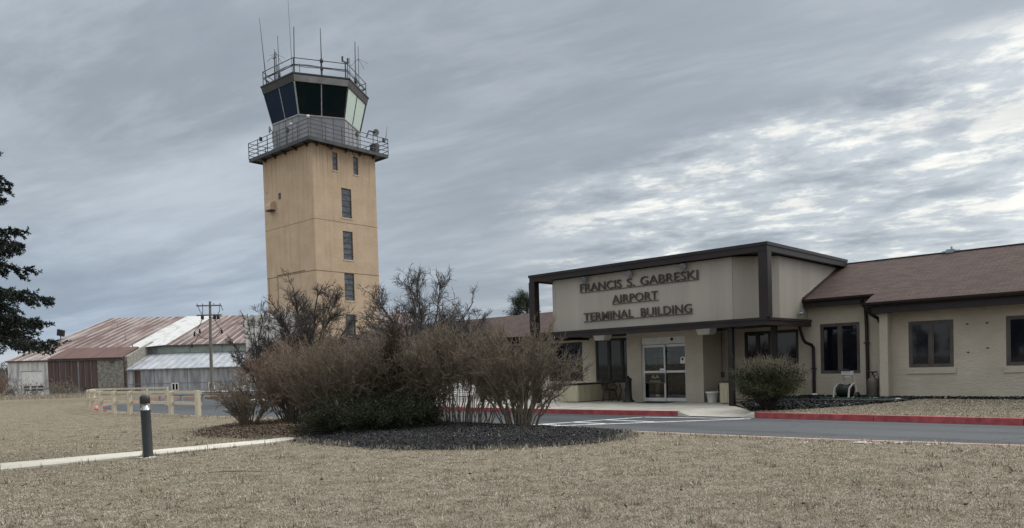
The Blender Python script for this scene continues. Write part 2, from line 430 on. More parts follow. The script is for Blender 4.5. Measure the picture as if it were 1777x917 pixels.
M['paleglass'] = m_glass('painted_sky_cab_glass', (0.42, 0.52, 0.47), 0.12, ior=1.5)  # pale green base colour stands in for bright sky in the panes
M['greyglass'] = simple('grey_window_glass', (0.06, 0.068, 0.078), (0.13, 0.14, 0.155), 2.5, 0.1, 0.03, 0.01, stretch=(1, 1, 1.6), spec=0.6)
def m_clear():
    m, nt, b = new_mat('clear_door_glass')
    nt.nodes.remove(b)
    tr = nt.nodes.new('ShaderNodeBsdfTransparent'); tr.inputs[0].default_value = (0.62, 0.66, 0.66, 1)
    gl = nt.nodes.new('ShaderNodeBsdfGlossy'); gl.inputs['Roughness'].default_value = 0.02
    fr = nt.nodes.new('ShaderNodeFresnel'); fr.inputs[0].default_value = 1.5
    mx = nt.nodes.new('ShaderNodeMixShader')
    nt.links.new(fr.outputs[0], mx.inputs[0]); nt.links.new(tr.outputs[0], mx.inputs[1]); nt.links.new(gl.outputs[0], mx.inputs[2])
    nt.links.new(mx.outputs[0], nt.nodes['Material Output'].inputs[0])
    return m
M['clear'] = m_clear()
M['alu'] = simple('brushed_aluminium', (0.52, 0.52, 0.51), (0.62, 0.62, 0.61), 3, 0.4, 0.03, 0.002, metal=0.15)
M['white'] = simple('white_paint', (0.66, 0.66, 0.64), (0.78, 0.78, 0.76), 3, 0.55, 0.05, 0.003)
M['cream_wood'] = simple('cream_planter_wood', (0.40, 0.36, 0.25), (0.52, 0.47, 0.34), 3, 0.8, 0.25, 0.008, stretch=(6, 6, 0.4))
M['black'] = simple('black_iron', (0.010, 0.010, 0.011), (0.020, 0.020, 0.021), 6, 0.5, 0.08, 0.003)
M['letter'] = simple('brown_letter', (0.042, 0.028, 0.024), (0.066, 0.045, 0.039), 4, 0.55, 0.08, 0.003)
M['interior'] = simple('interior_wall', (0.16, 0.14, 0.10), (0.20, 0.175, 0.13), 2, 0.9, 0)
M['dark_interior'] = simple('dim_interior', (0.02, 0.02, 0.02), (0.035, 0.033, 0.03), 2, 0.9, 0)
M['paper'] = simple('pinned_paper', (0.35, 0.36, 0.34), (0.60, 0.60, 0.57), 8, 0.9, 0)
# --- tower
def m_tower():
    m, nt, b = new_mat('tan_tower_render')
    v = coords(nt); f = noise(nt, v, 0.8, 8, 0.6); s = noise(nt, coords(nt, (1.6, 1.6, 0.10)), 1.6, 7, 0.62)
    c = ramp(nt, f, [(0.28, (0.43, 0.325, 0.23)), (0.72, (0.53, 0.41, 0.295))])
    c = mixc(nt, maprange(nt, s, 0.50, 0.72, 0, 0.38), c, (0.29, 0.215, 0.15))
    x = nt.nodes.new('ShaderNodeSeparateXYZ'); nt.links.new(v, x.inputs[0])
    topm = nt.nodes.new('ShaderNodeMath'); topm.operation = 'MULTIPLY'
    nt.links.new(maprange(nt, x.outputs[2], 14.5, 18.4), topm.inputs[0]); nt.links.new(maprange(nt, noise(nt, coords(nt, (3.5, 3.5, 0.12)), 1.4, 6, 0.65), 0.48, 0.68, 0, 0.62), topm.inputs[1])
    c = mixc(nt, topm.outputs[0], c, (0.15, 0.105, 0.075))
    nt.links.new(c, b.inputs['Base Color']); setv(b, rough=0.92, spec=0.2)
    bump(nt, b, noise(nt, coords(nt, (1, 1, 2)), 3.2, 6, 0.65), 0.35, 0.05)
    return m
M['tower'] = m_tower()
M['tower_pale'] = simple('whitewashed_block', (0.42, 0.42, 0.41), (0.62, 0.61, 0.58), 1.2, 0.9, 0.2, 0.02, stretch=(1, 1, 0.3))
M['sill'] = simple('pale_sill', (0.40, 0.33, 0.25), (0.52, 0.45, 0.36), 3, 0.9, 0.1)
M['cabgrey'] = simple('grey_cab_cladding', (0.19, 0.20, 0.22), (0.26, 0.27, 0.29), 1.2, 0.5, 0.05, 0.004, stretch=(1, 1, 0.3))
M['cabpale'] = simple('pale_cab_fascia', (0.20, 0.205, 0.21), (0.28, 0.285, 0.29), 2, 0.5, 0.05)
M['deck'] = simple('dark_grey_deck', (0.035, 0.038, 0.044), (0.062, 0.066, 0.074), 2, 0.6, 0.08)
M['rail'] = simple('grey_rail_steel', (0.045, 0.048, 0.055), (0.075, 0.08, 0.088), 3, 0.5, 0.05)
M['antenna'] = simple('weathered_antenna', (0.030, 0.033, 0.038), (0.06, 0.064, 0.07), 3, 0.6, 0)
M['cabframe'] = simple('dark_cab_frame', (0.03, 0.03, 0.032), (0.05, 0.05, 0.052), 3, 0.5, 0)
M['mullion'] = simple('pale_mullion', (0.24, 0.245, 0.25), (0.32, 0.325, 0.33), 3, 0.45, 0)
# --- hangar
def m_rustroof():
    m, nt, b = new_mat('rust_streaked_roof')
    t = nt.nodes.new('ShaderNodeTexCoord'); s = nt.nodes.new('ShaderNodeSeparateXYZ'); nt.links.new(t.outputs['Object'], s.inputs[0])
    cf = noise(nt, coords(nt, (0.9, 0.10, 0.1)), 1.2, 8, 0.65)
    pf = noise(nt, coords(nt, (0.5, 0.20, 0.2)), 0.5, 6, 0.6)
    mu = nt.nodes.new('ShaderNodeMath'); mu.operation = 'MULTIPLY'; mu.inputs[1].default_value = 2 * math.pi / 0.92; nt.links.new(s.outputs[0], mu.inputs[0])
    si = nt.nodes.new('ShaderNodeMath'); si.operation = 'SINE'; nt.links.new(mu.outputs[0], si.inputs[0])
    c = ramp(nt, cf, [(0.30, (0.060, 0.031, 0.025)), (0.50, (0.115, 0.065, 0.052)), (0.62, (0.20, 0.145, 0.125)), (0.78, (0.36, 0.33, 0.31))])
    c = mixc(nt, maprange(nt, pf, 0.52, 0.70, 0, 0.6), c, (0.34, 0.315, 0.29))
    sf = nt.nodes.new('ShaderNodeMath'); sf.operation = 'MULTIPLY'; nt.links.new(maprange(nt, si.outputs[0], 0.55, 0.95, 0, 0.85), sf.inputs[0]); nt.links.new(maprange(nt, noise(nt, coords(nt, (1.1, 0.16, 0.2)), 0.8, 6, 0.7), 0.38, 0.60), sf.inputs[1])
    c = mixc(nt, sf.outputs[0], c, (0.42, 0.395, 0.37))
    nt.links.new(c, b.inputs['Base Color']); setv(b, rough=0.7, spec=0.3)
    bump(nt, b, si.outputs[0], 0.4, 0.06)
    return m
M['rustroof'] = m_rustroof()
def m_whitepatch():
    m, nt, b = new_mat('pale_roof_sheet')
    f = noise(nt, coords(nt, (1.5, 0.4, 1)), 0.9, 7, 0.6)
    nt.links.new(ramp(nt, f, [(0.3, (0.40, 0.40, 0.385)), (0.5, (0.50, 0.50, 0.475)), (0.7, (0.27, 0.26, 0.245))]), b.inputs['Base Color']); setv(b, rough=0.7)
    return m
M['paleroof'] = m_whitepatch()
M['redroof'] = simple('red_rust_roof', (0.075, 0.034, 0.027), (0.115, 0.056, 0.044), 1.3, 0.75, 0.2, 0.02, stretch=(1.5, 0.2, 0.2), detail=8)
def m_leanto():
    m, nt, b = new_mat('galvanised_roof')
    t = nt.nodes.new('ShaderNodeTexCoord'); s = nt.nodes.new('ShaderNodeSeparateXYZ'); nt.links.new(t.outputs['Object'], s.inputs[0])
    mu = nt.nodes.new('ShaderNodeMath'); mu.operation = 'MULTIPLY'; mu.inputs[1].default_value = 2 * math.pi / 0.85; nt.links.new(s.outputs[0], mu.inputs[0])
    si = nt.nodes.new('ShaderNodeMath'); si.operation = 'SINE'; nt.links.new(mu.outputs[0], si.inputs[0])
    f = noise(nt, coords(nt, (1.0, 0.3, 0.3)), 1.6, 8, 0.65)
    c = ramp(nt, f, [(0.3, (0.16, 0.145, 0.145)), (0.45, (0.25, 0.265, 0.285)), (0.7, (0.34, 0.36, 0.38))])
    sf = nt.nodes.new('ShaderNodeMath'); sf.operation = 'MULTIPLY'; nt.links.new(maprange(nt, si.outputs[0], 0.3, 0.95, 0, 0.75), sf.inputs[0]); nt.links.new(maprange(nt, noise(nt, coords(nt, (0.9, 0.35, 0.3)), 0.9, 6, 0.7), 0.36, 0.6), sf.inputs[1])
    c = mixc(nt, sf.outputs[0], c, (0.43, 0.45, 0.46))
    nt.links.new(c, b.inputs['Base Color']); setv(b, rough=0.6, spec=0.4)
    bump(nt, b, si.outputs[0], 0.4, 0.05)
    return m
M['leanto'] = m_leanto()
M['oldconc'] = simple('streaked_concrete', (0.20, 0.21, 0.235), (0.40, 0.41, 0.435), 1.2, 0.9, 0.2, 0.02, stretch=(2.2, 1, 0.35), detail=9)
M['whitewall'] = simple('stained_white_wall', (0.30, 0.305, 0.315), (0.58, 0.58, 0.575), 1.0, 0.9, 0.2, 0.02, stretch=(2.5, 1, 0.3), detail=9, lo=0.36, hi=0.52)
M['flaking'] = simple('flaking_paint_block', (0.15, 0.145, 0.13), (0.30, 0.29, 0.255), 3.2, 0.95, 0.4, 0.03, detail=12, lo=0.40, hi=0.66)
M['rustpanel'] = simple('rust_panel', (0.062, 0.042, 0.040), (0.115, 0.078, 0.073), 1.4, 0.8, 0.2, 0.02, stretch=(4, 1, 0.15), detail=8)
M['greypanel'] = simple('grey_seam', (0.15, 0.155, 0.17), (0.24, 0.25, 0.27), 2, 0.7, 0.05)
M['greenpane'] = simple('green_clerestory', (0.20, 0.235, 0.205), (0.31, 0.34, 0.295), 0.7, 0.5, 0.05, stretch=(1, 1, 2))
# --- wood, steel
M['fence'] = simple('treated_pine', (0.45, 0.395, 0.29), (0.60, 0.545, 0.43), 4, 0.85, 0.25, 0.006, stretch=(5, 5, 0.6), detail=8)
M['polewood'] = simple('grey_pole_wood', (0.12, 0.115, 0.11), (0.21, 0.20, 0.185), 2, 0.9, 0.2, 0.02, stretch=(5, 5, 0.3))
M['galv'] = simple('galvanised_steel', (0.24, 0.27, 0.31), (0.34, 0.37, 0.41), 2, 0.45, 0.05, metal=0.3)
M['bollard'] = simple('charcoal_bollard', (0.026, 0.031, 0.032), (0.036, 0.042, 0.043), 20, 0.6, 0.12, 0.002)
M['bollcap'] = simple('dark_bollard_cap', (0.022, 0.024, 0.024), (0.032, 0.034, 0.034), 10, 0.5, 0.05, 0.002)
M['reflector'] = simple('bollard_reflector', (0.66, 0.67, 0.68), (0.76, 0.77, 0.78), 3, 0.25, 0, metal=0.6)
M['stone'] = simple('pale_stone', (0.40, 0.38, 0.34), (0.62, 0.60, 0.55), 6, 0.9, 0.3, 0.01)
# --- plants
def bark(name, a, b2): return simple(name, a, b2, 14, 0.9, 0.2, 0.004, detail=4)
M['tw_olive'] = bark('olive_twig', (0.105, 0.082, 0.057), (0.185, 0.148, 0.105))
M['tw_red'] = bark('reddish_twig', (0.125, 0.082, 0.058), (0.215, 0.145, 0.105))
M['tw_grey'] = bark('grey_twig', (0.075, 0.064, 0.055), (0.135, 0.118, 0.10))
M['tw_tan'] = bark('tan_twig', (0.13, 0.105, 0.075), (0.21, 0.175, 0.13))
M['stem_pale'] = bark('pale_stem', (0.13, 0.108, 0.082), (0.22, 0.188, 0.148))
M['bark_grey'] = bark('grey_bark', (0.050, 0.044, 0.042), (0.092, 0.083, 0.078))
M['bark_dark'] = bark('dark_bark', (0.036, 0.031, 0.028), (0.072, 0.062, 0.055))
def m_leaf(name, stops):
    m, nt, b = new_mat(name)
    nt.links.new(ramp(nt, nt.nodes.new('ShaderNodeNewGeometry').outputs['Random Per Island'], stops), b.inputs['Base Color'])
    setv(b, rough=0.7, spec=0.12); return m
M['spruce'] = m_leaf('spruce_needles', [(0, (0.014, 0.020, 0.018)), (0.6, (0.028, 0.038, 0.032)), (1, (0.055, 0.068, 0.055))])
M['yew'] = m_leaf('yew_needles', [(0, (0.008, 0.011, 0.005)), (0.6, (0.017, 0.023, 0.010)), (1, (0.042, 0.045, 0.020))])
M['juniper'] = m_leaf('juniper_scales', [(0, (0.030, 0.026, 0.014)), (0.6, (0.06, 0.048, 0.026)), (1, (0.10, 0.078, 0.045))])
M['boxleaf'] = m_leaf('evergreen_leaf', [(0, (0.022, 0.030, 0.014)), (0.55, (0.045, 0.055, 0.028)), (0.85, (0.08, 0.085, 0.045)), (1, (0.15, 0.135, 0.085))])
M['pine'] = m_leaf('pine_needles', [(0, (0.014, 0.022, 0.012)), (0.6, (0.030, 0.042, 0.022)), (1, (0.06, 0.072, 0.038))])
M['scrub'] = bark('scrub_twig', (0.085, 0.075, 0.07), (0.14, 0.125, 0.115))

# ------------------------------------------------------------------ building frame (a along the facade, b inwards)
YAW = R(-43.829)
OX, OY = 4.97, 28.31
CA, SA = math.cos(YAW), math.sin(YAW)
def ab(a, b): return (OX + a * CA - b * SA, OY + a * SA + b * CA)

def poly_mesh(name, pts, z, mat, kind='structure', skirt=0.0):
    """flat polygon sheet, optionally with a skirt going down"""
    mb = MB(); n = len(pts)
    area = sum(pts[i][0] * pts[(i + 1) % n][1] - pts[(i + 1) % n][0] * pts[i][1] for i in range(n))
    if area < 0: pts = pts[::-1]
    import mathutils.geometry as mg
    tris = mg.tessellate_polygon([[Vector((x, y, 0)) for x, y in pts]])
    vs = [(x, y, z) for x, y in pts]; fs = []
    for t in tris:
        a, b, c = (Vector(vs[i]) for i in t)
        fs.append(tuple(t) if (b - a).cross(c - a).z > 0 else tuple(reversed(t)))
    if skirt:
        vs += [(x, y, z - skirt) for x, y in pts]
        fs += [(i + n, (i + 1) % n + n, (i + 1) % n, i) for i in range(n)]
    mb.add(vs, fs)
    return tag(mb.build(name, mat), kind=kind)
def strip(name, line, w, z0, z1, mat, side=1):
    """kerb: ribbon of width w to the left (side=1) of a polyline, from z0 up to z1"""
    mb = MB(); P = [Vector((x, y)) for x, y in line]; off = []
    for i, p in enumerate(P):
        t = (P[min(i + 1, len(P) - 1)] - P[max(i - 1, 0)]).normalized()
        off.append(p + Vector((-t.y, t.x)) * w * side)
    segs = []
    for i in range(len(P) - 1):
        L = (P[i + 1] - P[i]).length; n = max(1, int(L / 2.6)); g = min(0.007 / L, .1) if L > 1.5 else 0
        for k in range(n): segs.append([P[i].lerp(P[i + 1], k / n + g), P[i].lerp(P[i + 1], (k + 1) / n - g), off[i].lerp(off[i + 1], (k + 1) / n - g), off[i].lerp(off[i + 1], k / n + g)])
    for q in segs:
        if side < 0: q = q[::-1]
        mb.hexa([(v.x, v.y, z0) for v in q], [(v.x, v.y, z1) for v in q])
    return tag(mb.build(name, mat, bevel=0.0), kind='structure')
def smooth_line(pts, n=6):
    """Catmull-Rom through the points"""
    P = [np.array(p, float) for p in pts]; P = [2 * P[0] - P[1]] + P + [2 * P[-1] - P[-2]]; out = []
    for i in range(1, len(P) - 2):
        for k in range(n):
            t = k / n; a, b, c, d = P[i - 1:i + 3]
            out.append(tuple(0.5 * ((2 * b) + (c - a) * t + (2 * a - 5 * b + 4 * c - d) * t * t + (3 * b - a - 3 * c + d) * t ** 3)))
    out.append(tuple(P[-2])); return out

# ------------------------------------------------------------------ ground
def terrain_z(x, y):
    t = min(max((y - 62.0) / 22.0, 0.0), 1.0)
    return -0.14 - 0.31 * t * t * (3 - 2 * t)
gv, gf = [], []
xs = [-700, -300, -150] + list(range(-100, 101, 10)) + [150, 300, 700]
ys = [-500, -200, -60, -20, 0, 20, 40, 56, 60, 62, 65, 68, 71, 74, 77, 80, 83, 85, 95, 120, 200, 400, 900]
for y in ys:
    for x in xs: gv.append((x, y, terrain_z(x, y)))
nx = len(xs)
for j in range(len(ys) - 1):
    for i in range(nx - 1): gf.append((j * nx + i, j * nx + i + 1, (j + 1) * nx + i + 1, (j + 1) * nx + i))
tag(MB().add(gv, gf, True).build('ground', M['soil']), kind='structure')

near = smooth_line([(30, -4.9), (20, 2.6), (7.99, 11.54), (5.04, 13.75), (2.59, 15.95), (0.13, 18.2), (-2.2, 20.4), (-4.4, 22.4), (-6.6, 24.0), (-9.2, 25.6), (-11.6, 27.3),
                    (-13.4, 28.9), (-16.4, 31.6), (-18.6, 33.9), (-20.9, 37.2), (-22.9, 40.6), (-24.3, 44.0), (-24.9, 47.6), (-24.0, 50.6), (-22.0, 52.0)], 5)
far_ab = [(34, -4.55), (16, -4.55), (6.72, -4.55)]
farL_ab = [(4.35, -4.62), (0.75, -4.95), (-4, -5.15), (-9, -5.25)]
farR = [ab(*p) for p in far_ab]; farL = [ab(*p) for p in farL_ab]
back = smooth_line([ab(-9, -5.25), ab(-14, -5.0), (-10.2, 36.5), (-12.6, 41.5), (-14.8, 46.0), (-18.5, 50.5), (-22.0, 52.0)], 5)
road = near + back[::-1][1:] + farL[::-1][1:] + farR[::-1]
poly_mesh('road', road, -0.132, M['asphalt'])
# front lawn: everything on the near side of the road edge
lawn = near + [(-30, 60), (-90, 60), (-90, -8), (-20, -8), (30, -8)]
poly_mesh('lawn', lawn, 0.0, M['lawn'], skirt=0.16)
strip('kerb', near, 0.11, -0.13, 0.006, M['pink_kerb'], side=-1)          # nearly flush edging on the lawn side
ring = smooth_line([(-18.6, 33.9), (-20.9, 37.2), (-22.9, 40.6), (-24.3, 44.0), (-24.9, 47.6), (-24.0, 50.6), (-22.0, 52.0)], 5)
strip('kerb', ring, 0.22, -0.13, 0.035, M['red_kerb'], side=1)
strip('kerb', [ab(34, -4.55), ab(16, -4.55), ab(6.72, -4.55)], 0.16, -0.13, 0.02, M['red_kerb'], side=-1)
strip('kerb', farL, 0.16, -0.13, 0.012, M['red_kerb'], side=-1)
strip('kerb', back, 0.18, -0.13, 0.015, M['red_kerb'], side=-1)
# second lawn behind the car park, under the guardrail
bl = [p for p in back] + [(-34, 60), (-34, 75), (10, 75), (10, 52)] + [ab(-14, 9), ab(-26.5, 9), ab(-26.5, -3)]
poly_mesh('verge', [(-22.2, 52.2), (-34, 61), (-30, 78), (6, 78), (-2, 60), (-13.0, 46.0)], -0.02, M['lawn'], skirt=0.5)
# pavement in front of the terminal, with the dropped ramp at the crossing
pav = [ab(4.35, -4.46), ab(0.75, -4.79), ab(-4, -4.99), ab(-9, -5.09), ab(-14, -4.84), ab(-26, -3.2), ab(-26, 1.7), ab(4.0, 1.7), ab(4.0, -0.85), ab(4.35, -3.2)]
poly_mesh('pavement', pav, 0.004, M['concrete'], skirt=0.13)
rm = MB()
q = [ab(4.35, -4.62), ab(4.75, -4.6), ab(6.35, -4.55), ab(6.72, -4.55)]
u_ = [ab(4.35, -3.2), ab(4.75, -3.2), ab(6.0, -3.3), ab(6.3, -3.75)]
rm.add([(*q[0], 0.004), (*q[1], -0.118), (*q[2], -0.118), (*q[3], 0.01), (*u_[0], 0.004), (*u_[1], 0.004), (*u_[2], 0.004), (*u_[3], 0.006), (*ab(4.0, -0.85), 0.004)],
       [(0, 1, 5, 4), (1, 2, 6, 5), (2, 3, 7, 6), (4, 5, 8), (5, 6, 8)])
fl_ = MB()
fl_.add([(*q[0], 0.003), (*q[1], -0.119), (*q[1], -0.14), (*q[0], -0.14)], [(0, 1, 2, 3)]); fl_.add([(*q[2], -0.119), (*q[3], 0.009), (*q[3], -0.14), (*q[2], -0.14)], [(0, 1, 2, 3)])
tag(fl_.build('kerb', M['path']), kind='structure')
tag(rm.build('pavement_ramp', M['concrete']), kind='structure')
# raised verge right of the entrance: grid rising to the wall
na, nb = 60, 14; vv = []; ff = []
for j in range(nb + 1):
    for i in range(na + 1):
        t = j / nb; a = 4.0 + (34 - 4.0) * (i / na) ** 1.6
        b0 = -4.39 if a > 6.72 else (-4.39 + (6.72 - a) / 2.72 * 3.6)
        b = b0 + (1.75 - b0) * t
        s = min(max((b + 4.2) / 4.6, 0), 1); z = 0.008 + 0.16 * s * s * (3 - 2 * s) + 0.012 * math.sin(3.1 * a + 2 * b) * math.sin(2.3 * b) * s
        if a < 5.2: z *= max(0.0, (a - 4.0) / 1.2)
        vv.append((*ab(a, b), z))
for j in range(nb):
    for i in range(na): ff.append((j * (na + 1) + i, j * (na + 1) + i + 1, (j + 1) * (na + 1) + i + 1, (j + 1) * (na + 1) + i))
tag(MB().add(vv, ff, True).build('verge', M['lawn']), kind='structure')
def verge_z(b):
    s = min(max((b + 4.2) / 4.6, 0), 1); return 0.008 + 0.16 * s * s * (3 - 2 * s)

# garden path
pu = [(-14, 9.3), (-9.11, 13.07), (-7.31, 14.53), (-6.4, 15.43), (-5.47, 16.24), (-4.89, 17.04)]
pl = [(-13.3, 8.3), (-8.45, 12.12), (-6.88, 13.67), (-6.03, 14.54), (-5.2, 15.44), (-4.62, 16.5)]
mbp = MB()
for i in range(len(pu) - 1):
    d = Vector((pu[i + 1][0] - pu[i][0], pu[i + 1][1] - pu[i][1])).normalized() * 0.006
    A_, B_, C_, D_ = Vector(pl[i]) + d, Vector(pl[i + 1]) - d, Vector(pu[i + 1]) - d, Vector(pu[i]) + d
    mbp.hexa([(p.x, p.y, -0.02) for p in (A_, B_, C_, D_)], [(p.x, p.y, 0.035) for p in (A_, B_, C_, D_)])
tag(mbp.build('path', M['path']), kind='structure')

# crossing: two border lines across the road with bars along the kerb between them
cross = MB()
ZR = -0.127
def paint(p, q2, w):
    p, q2 = Vector(p), Vector(q2); t = (q2 - p).normalized(); n = Vector((-t.y, t.x)) * w / 2
    pts = [p - n, q2 - n, q2 + n, p + n]
    cross.add([(v.x, v.y, ZR) for v in pts], [(0, 1, 2, 3)])
paint(ab(3.63, -5.40), ab(2.05, -10.0), 0.13); paint(ab(6.75, -4.85), ab(2.35, -9.85), 0.13)
cross2 = MB(); ZR += 0.004; main_, cross = cross, cross2
paint(ab(3.70, -5.42), ab(6.60, -4.92), 0.13); paint(ab(3.19, -6.72), ab(4.92, -6.78), 0.13)
paint(ab(2.84, -7.75), ab(4.04, -7.82), 0.13); paint(ab(2.52, -8.68), ab(3.22, -8.74), 0.13)
cross = main_
tag(cross.build('crossing_border', M['road_paint']), kind='structure')
tag(cross2.build('crossing_bars', M['road_paint']), kind='structure')

# ------------------------------------------------------------------ terminal
TB = empty('terminal_building', (OX, OY, 0), YAW, 'long low cream stucco terminal with brown shingle roof and dark lettering over its glass entrance', 'building')
S, BR, FRM, GL = M['stucco'], M['brown'], M['frame'], M['glass']
def wall_holes(mb, a0, a1, z0, z1, b0, b1, holes):
    """wall along a with window openings (a0,a1,z0,z1)"""
    holes = sorted(holes); x = a0
    for h in holes:
        if h[0] > x: mb.box(x, h[0], b0, b1, z0, z1)
        if h[2] > z0: mb.box(h[0], h[1], b0, b1, z0, h[2])
        if h[3] < z1: mb.box(h[0], h[1], b0, b1, h[3], z1)
        x = h[1]
    if x < a1: mb.box(x, a1, b0, b1, z0, z1)
def window(a0, a1, z0, z1, b, panes=2, fr=0.06, mat=None, pane_mat=None, mull=0.09, recess=0.05, blind=False):
    """framed window set in an opening whose outer wall face is at b"""
    m = MB(); f0, f1 = b + recess - 0.03, b + recess + 0.05
    m.box(a0, a0 + fr, f0, f1, z0, z1); m.box(a1 - fr, a1, f0, f1, z0, z1)
    m.box(a0 + fr, a1 - fr, f0, f1, z0, z0 + fr); m.box(a0 + fr, a1 - fr, f0, f1, z1 - fr, z1)
    wd = (a1 - a0 - 2 * fr - mull * (panes - 1)) / panes
    for k in range(1, panes):
        x = a0 + fr + k * wd + (k - 1) * mull
        m.box(x, x + mull, f0 - 0.005, f1, z0 + fr, z1 - fr)
    w = m.build('window', mat or FRM, TB)
    for k in range(panes):
        x = a0 + fr + k * (wd + mull)
        s_ = MB(); i_ = 0.035
        s_.box(x, x + i_, f0 + 0.012, f1 - 0.01, z0 + fr, z1 - fr); s_.box(x + wd - i_, x + wd, f0 + 0.012, f1 - 0.01, z0 + fr, z1 - fr)
        s_.box(x + i_, x + wd - i_, f0 + 0.012, f1 - 0.01, z0 + fr, z0 + fr + i_); s_.box(x + i_, x + wd - i_, f0 + 0.012, f1 - 0.01, z1 - fr - i_, z1 - fr)
        sash = s_.build('sash', mat or FRM, w)
        MB().box(x + i_, x + wd - i_, f0 + 0.03, f0 + 0.042, z0 + fr + i_, z1 - fr - i_).build('pane', pane_mat or GL, w)
    return w
# walls
w = MB()
right_holes = [(6.15, 7.44, 0.93, 2.62)]
wall_holes(w, 5.42, 8.32, -0.1, 3.36, 1.65, 1.85, right_holes)
wall_holes(w, 2.63, 5.42, -0.1, 2.86, 1.65, 1.85, [(3.40, 4.40, 0.80, 2.50), (4.44, 5.40, 0.80, 2.50)])
left_holes = [(-3.43, -0.70, 0.72, 2.56)]
for k in range(8): left_holes.append((-6.1 - 2.75 * k, -4.15 - 2.75 * k, 0.78, 2.48))
wall_holes(w, -23.6, -0.65, -0.1, 2.88, 1.65, 1.85, left_holes)
wall_holes(w, 8.52, 30, 0.0, 3.02, 1.2, 1.4, [(9.03 + 2.55 * k, 10.26 + 2.55 * k, 1.09, 2.51) for k in range(8)])
w.box(8.31, 8.55, 0.80, 1.64, 0.0, 2.80)                       # pier
w.box(-23.6, -23.4, 1.85, 7.2, -0.1, 2.8); w.box(-23.6, 5.4, 7.2, 7.4, -0.1, 2.8)
w.box(29.8, 30, 1.4, 9, 0, 3.0); w.box(5.4, 30, 8.8, 9.0, 0, 3.0)
w.build('wall', S, TB)
# entrance block
e = MB()
wall_holes(e, -0.65, 2.63, 0.0, 2.626, 0.0, 0.22, [(0.0, 1.91, 0.0, 2.42)])
e.box(-0.65, -0.45, 0.22, 1.65, 0, 2.58); e.box(2.43, 2.63, 0.22, 1.65, 0, 2.58)
e.box(-0.649, 2.629, 1.651, 1.85, 2.59, 2.86)
e.build('entrance_wall', S, TB)
MB().box(-0.44, 2.42, 1.9, 1.95, 0, 2.58).box(-0.44, 2.42, 0.23, 1.89, 2.5, 2.57).box(-0.44, 2.42, 0.23, 1.89, 0.006, 0.012).build('interior_wall', M['dark_interior'], TB)
MB().box(0.32, 0.95, 1.55, 1.6, 0.05, 0.95).box(0.95, 1.10, 1.5, 1.6, 0.05, 2.3).build('interior_panel', M['interior'], TB)
nb_ = MB().box(-0.40, 0.75, 0.98, 1.02, 1.05, 2.25).build('notice_board', M['dark_interior'], TB)
rp = random.Random(4)
for cx in range(4):
    for cz in range(4):
        if rp.random() < 0.2: continue
        x = -0.36 + cx * 0.27; z = 1.10 + cz * 0.28
        MB().box(x, x + 0.2, 0.965, 0.975, z, z + rp.uniform(0.16, 0.25)).build('paper', M['paper'], nb_)
# sliding door
d = MB()
d.box(0.0, 1.91, 0.06, 0.20, 2.17, 2.42)                       # header
d.box(0.0, 0.035, 0.06, 0.20, 0, 2.17); d.box(1.875, 1.91, 0.06, 0.20, 0, 2.17)
DR = d.build('sliding_door', M['alu'], TB)
def leaf(a0, a1, b0, b1):
    m = MB(); f = 0.055
    m.box(a0, a0 + f, b0, b1, 0.02, 2.15); m.box(a1 - f, a1, b0, b1, 0.02, 2.15)
    m.box(a0 + f, a1 - f, b0, b1, 0.02, 0.15); m.box(a0 + f, a1 - f, b0, b1, 2.06, 2.15); m.box(a0 + f, a1 - f, b0, b1, 1.09, 1.17)
    m.build('door_leaf', M['alu'], DR)
    g = MB(); y = (b0 + b1) / 2
    g.box(a0 + f, a1 - f, y, y + 0.008, 0.15, 1.09); g.box(a0 + f, a1 - f, y, y + 0.008, 1.17, 2.06)
    g.build('door_glass', M['clear'], DR)
leaf(0.04, 1.00, 0.085, 0.125); leaf(0.93, 1.87, 0.14, 0.18)
MB().lathe([(0.055, 0), (0.055, 0.03), (0.03, 0.05)], (1.33, 0.06, 2.33), 14, 'y').build('door_sensor', M['black'], DR)

# lettering
def text_mesh(body, width, height, extrude, bold=0.0):
    cu = bpy.data.curves.new('lettering', 'FONT'); cu.body = body; cu.size = 1; cu.extrude = extrude; cu.offset = bold; cu.resolution_u = 3
    cu.space_word = 1.35
    o = bpy.data.objects.new('lettering_source', cu); COL.objects.link(o)
    dg = bpy.context.evaluated_depsgraph_get()
    me = bpy.data.meshes.new_from_object(o.evaluated_get(dg))
    bpy.data.objects.remove(o); bpy.data.curves.remove(cu)
    n = len(me.vertices); co = np.empty(n * 3, np.float32); me.vertices.foreach_get('co', co); co = co.reshape(-1, 3)
    lo, hi = co.min(0), co.max(0)
    x = (co[:, 0] - lo[0]) / (hi[0] - lo[0]) * width
    y = (co[:, 1] - lo[1]) / (hi[1] - lo[1]) * height
    return me, x, y, co[:, 2].copy()
def place_text(body, a0, a1, z0, z1, b, depth, mat, name, parent, bold=0.0):
    me, x, y, z = text_mesh(body, a1 - a0, z1 - z0, depth / 2, bold)
    co = np.stack([a0 + x, b - z, z0 + y], 1).astype(np.float32)
    me.vertices.foreach_set('co', co.ravel()); me.update()
    me.materials.clear()
    return link_mesh(name, me, mat, parent)
BF = -1.70
for words, z0, z1 in (((('FRANCIS', -1.49, 0.40), ('S.', 0.635, 0.98), ('GABRESKI', 1.21, 3.49)), 4.225, 4.525),
                      ((('AIRPORT', -0.02, 1.92),), 3.675, 3.975), ((('TERMINAL', -1.35, 0.885), ('BUILDING', 1.205, 3.23)), 3.12, 3.42)):
    for word, a0, a1 in words:
        t = place_text(word, a0, a1, z0, z1, BF - 0.045, 0.03, M['letter'], 'sign_lettering', TB, 0.004)
    MB().box(words[0][1] - 0.02, words[-1][2] + 0.02, BF - 0.045, BF + 0.002, z0 - 0.030, z0 - 0.017).build('lettering_rail', M['letter'], TB)
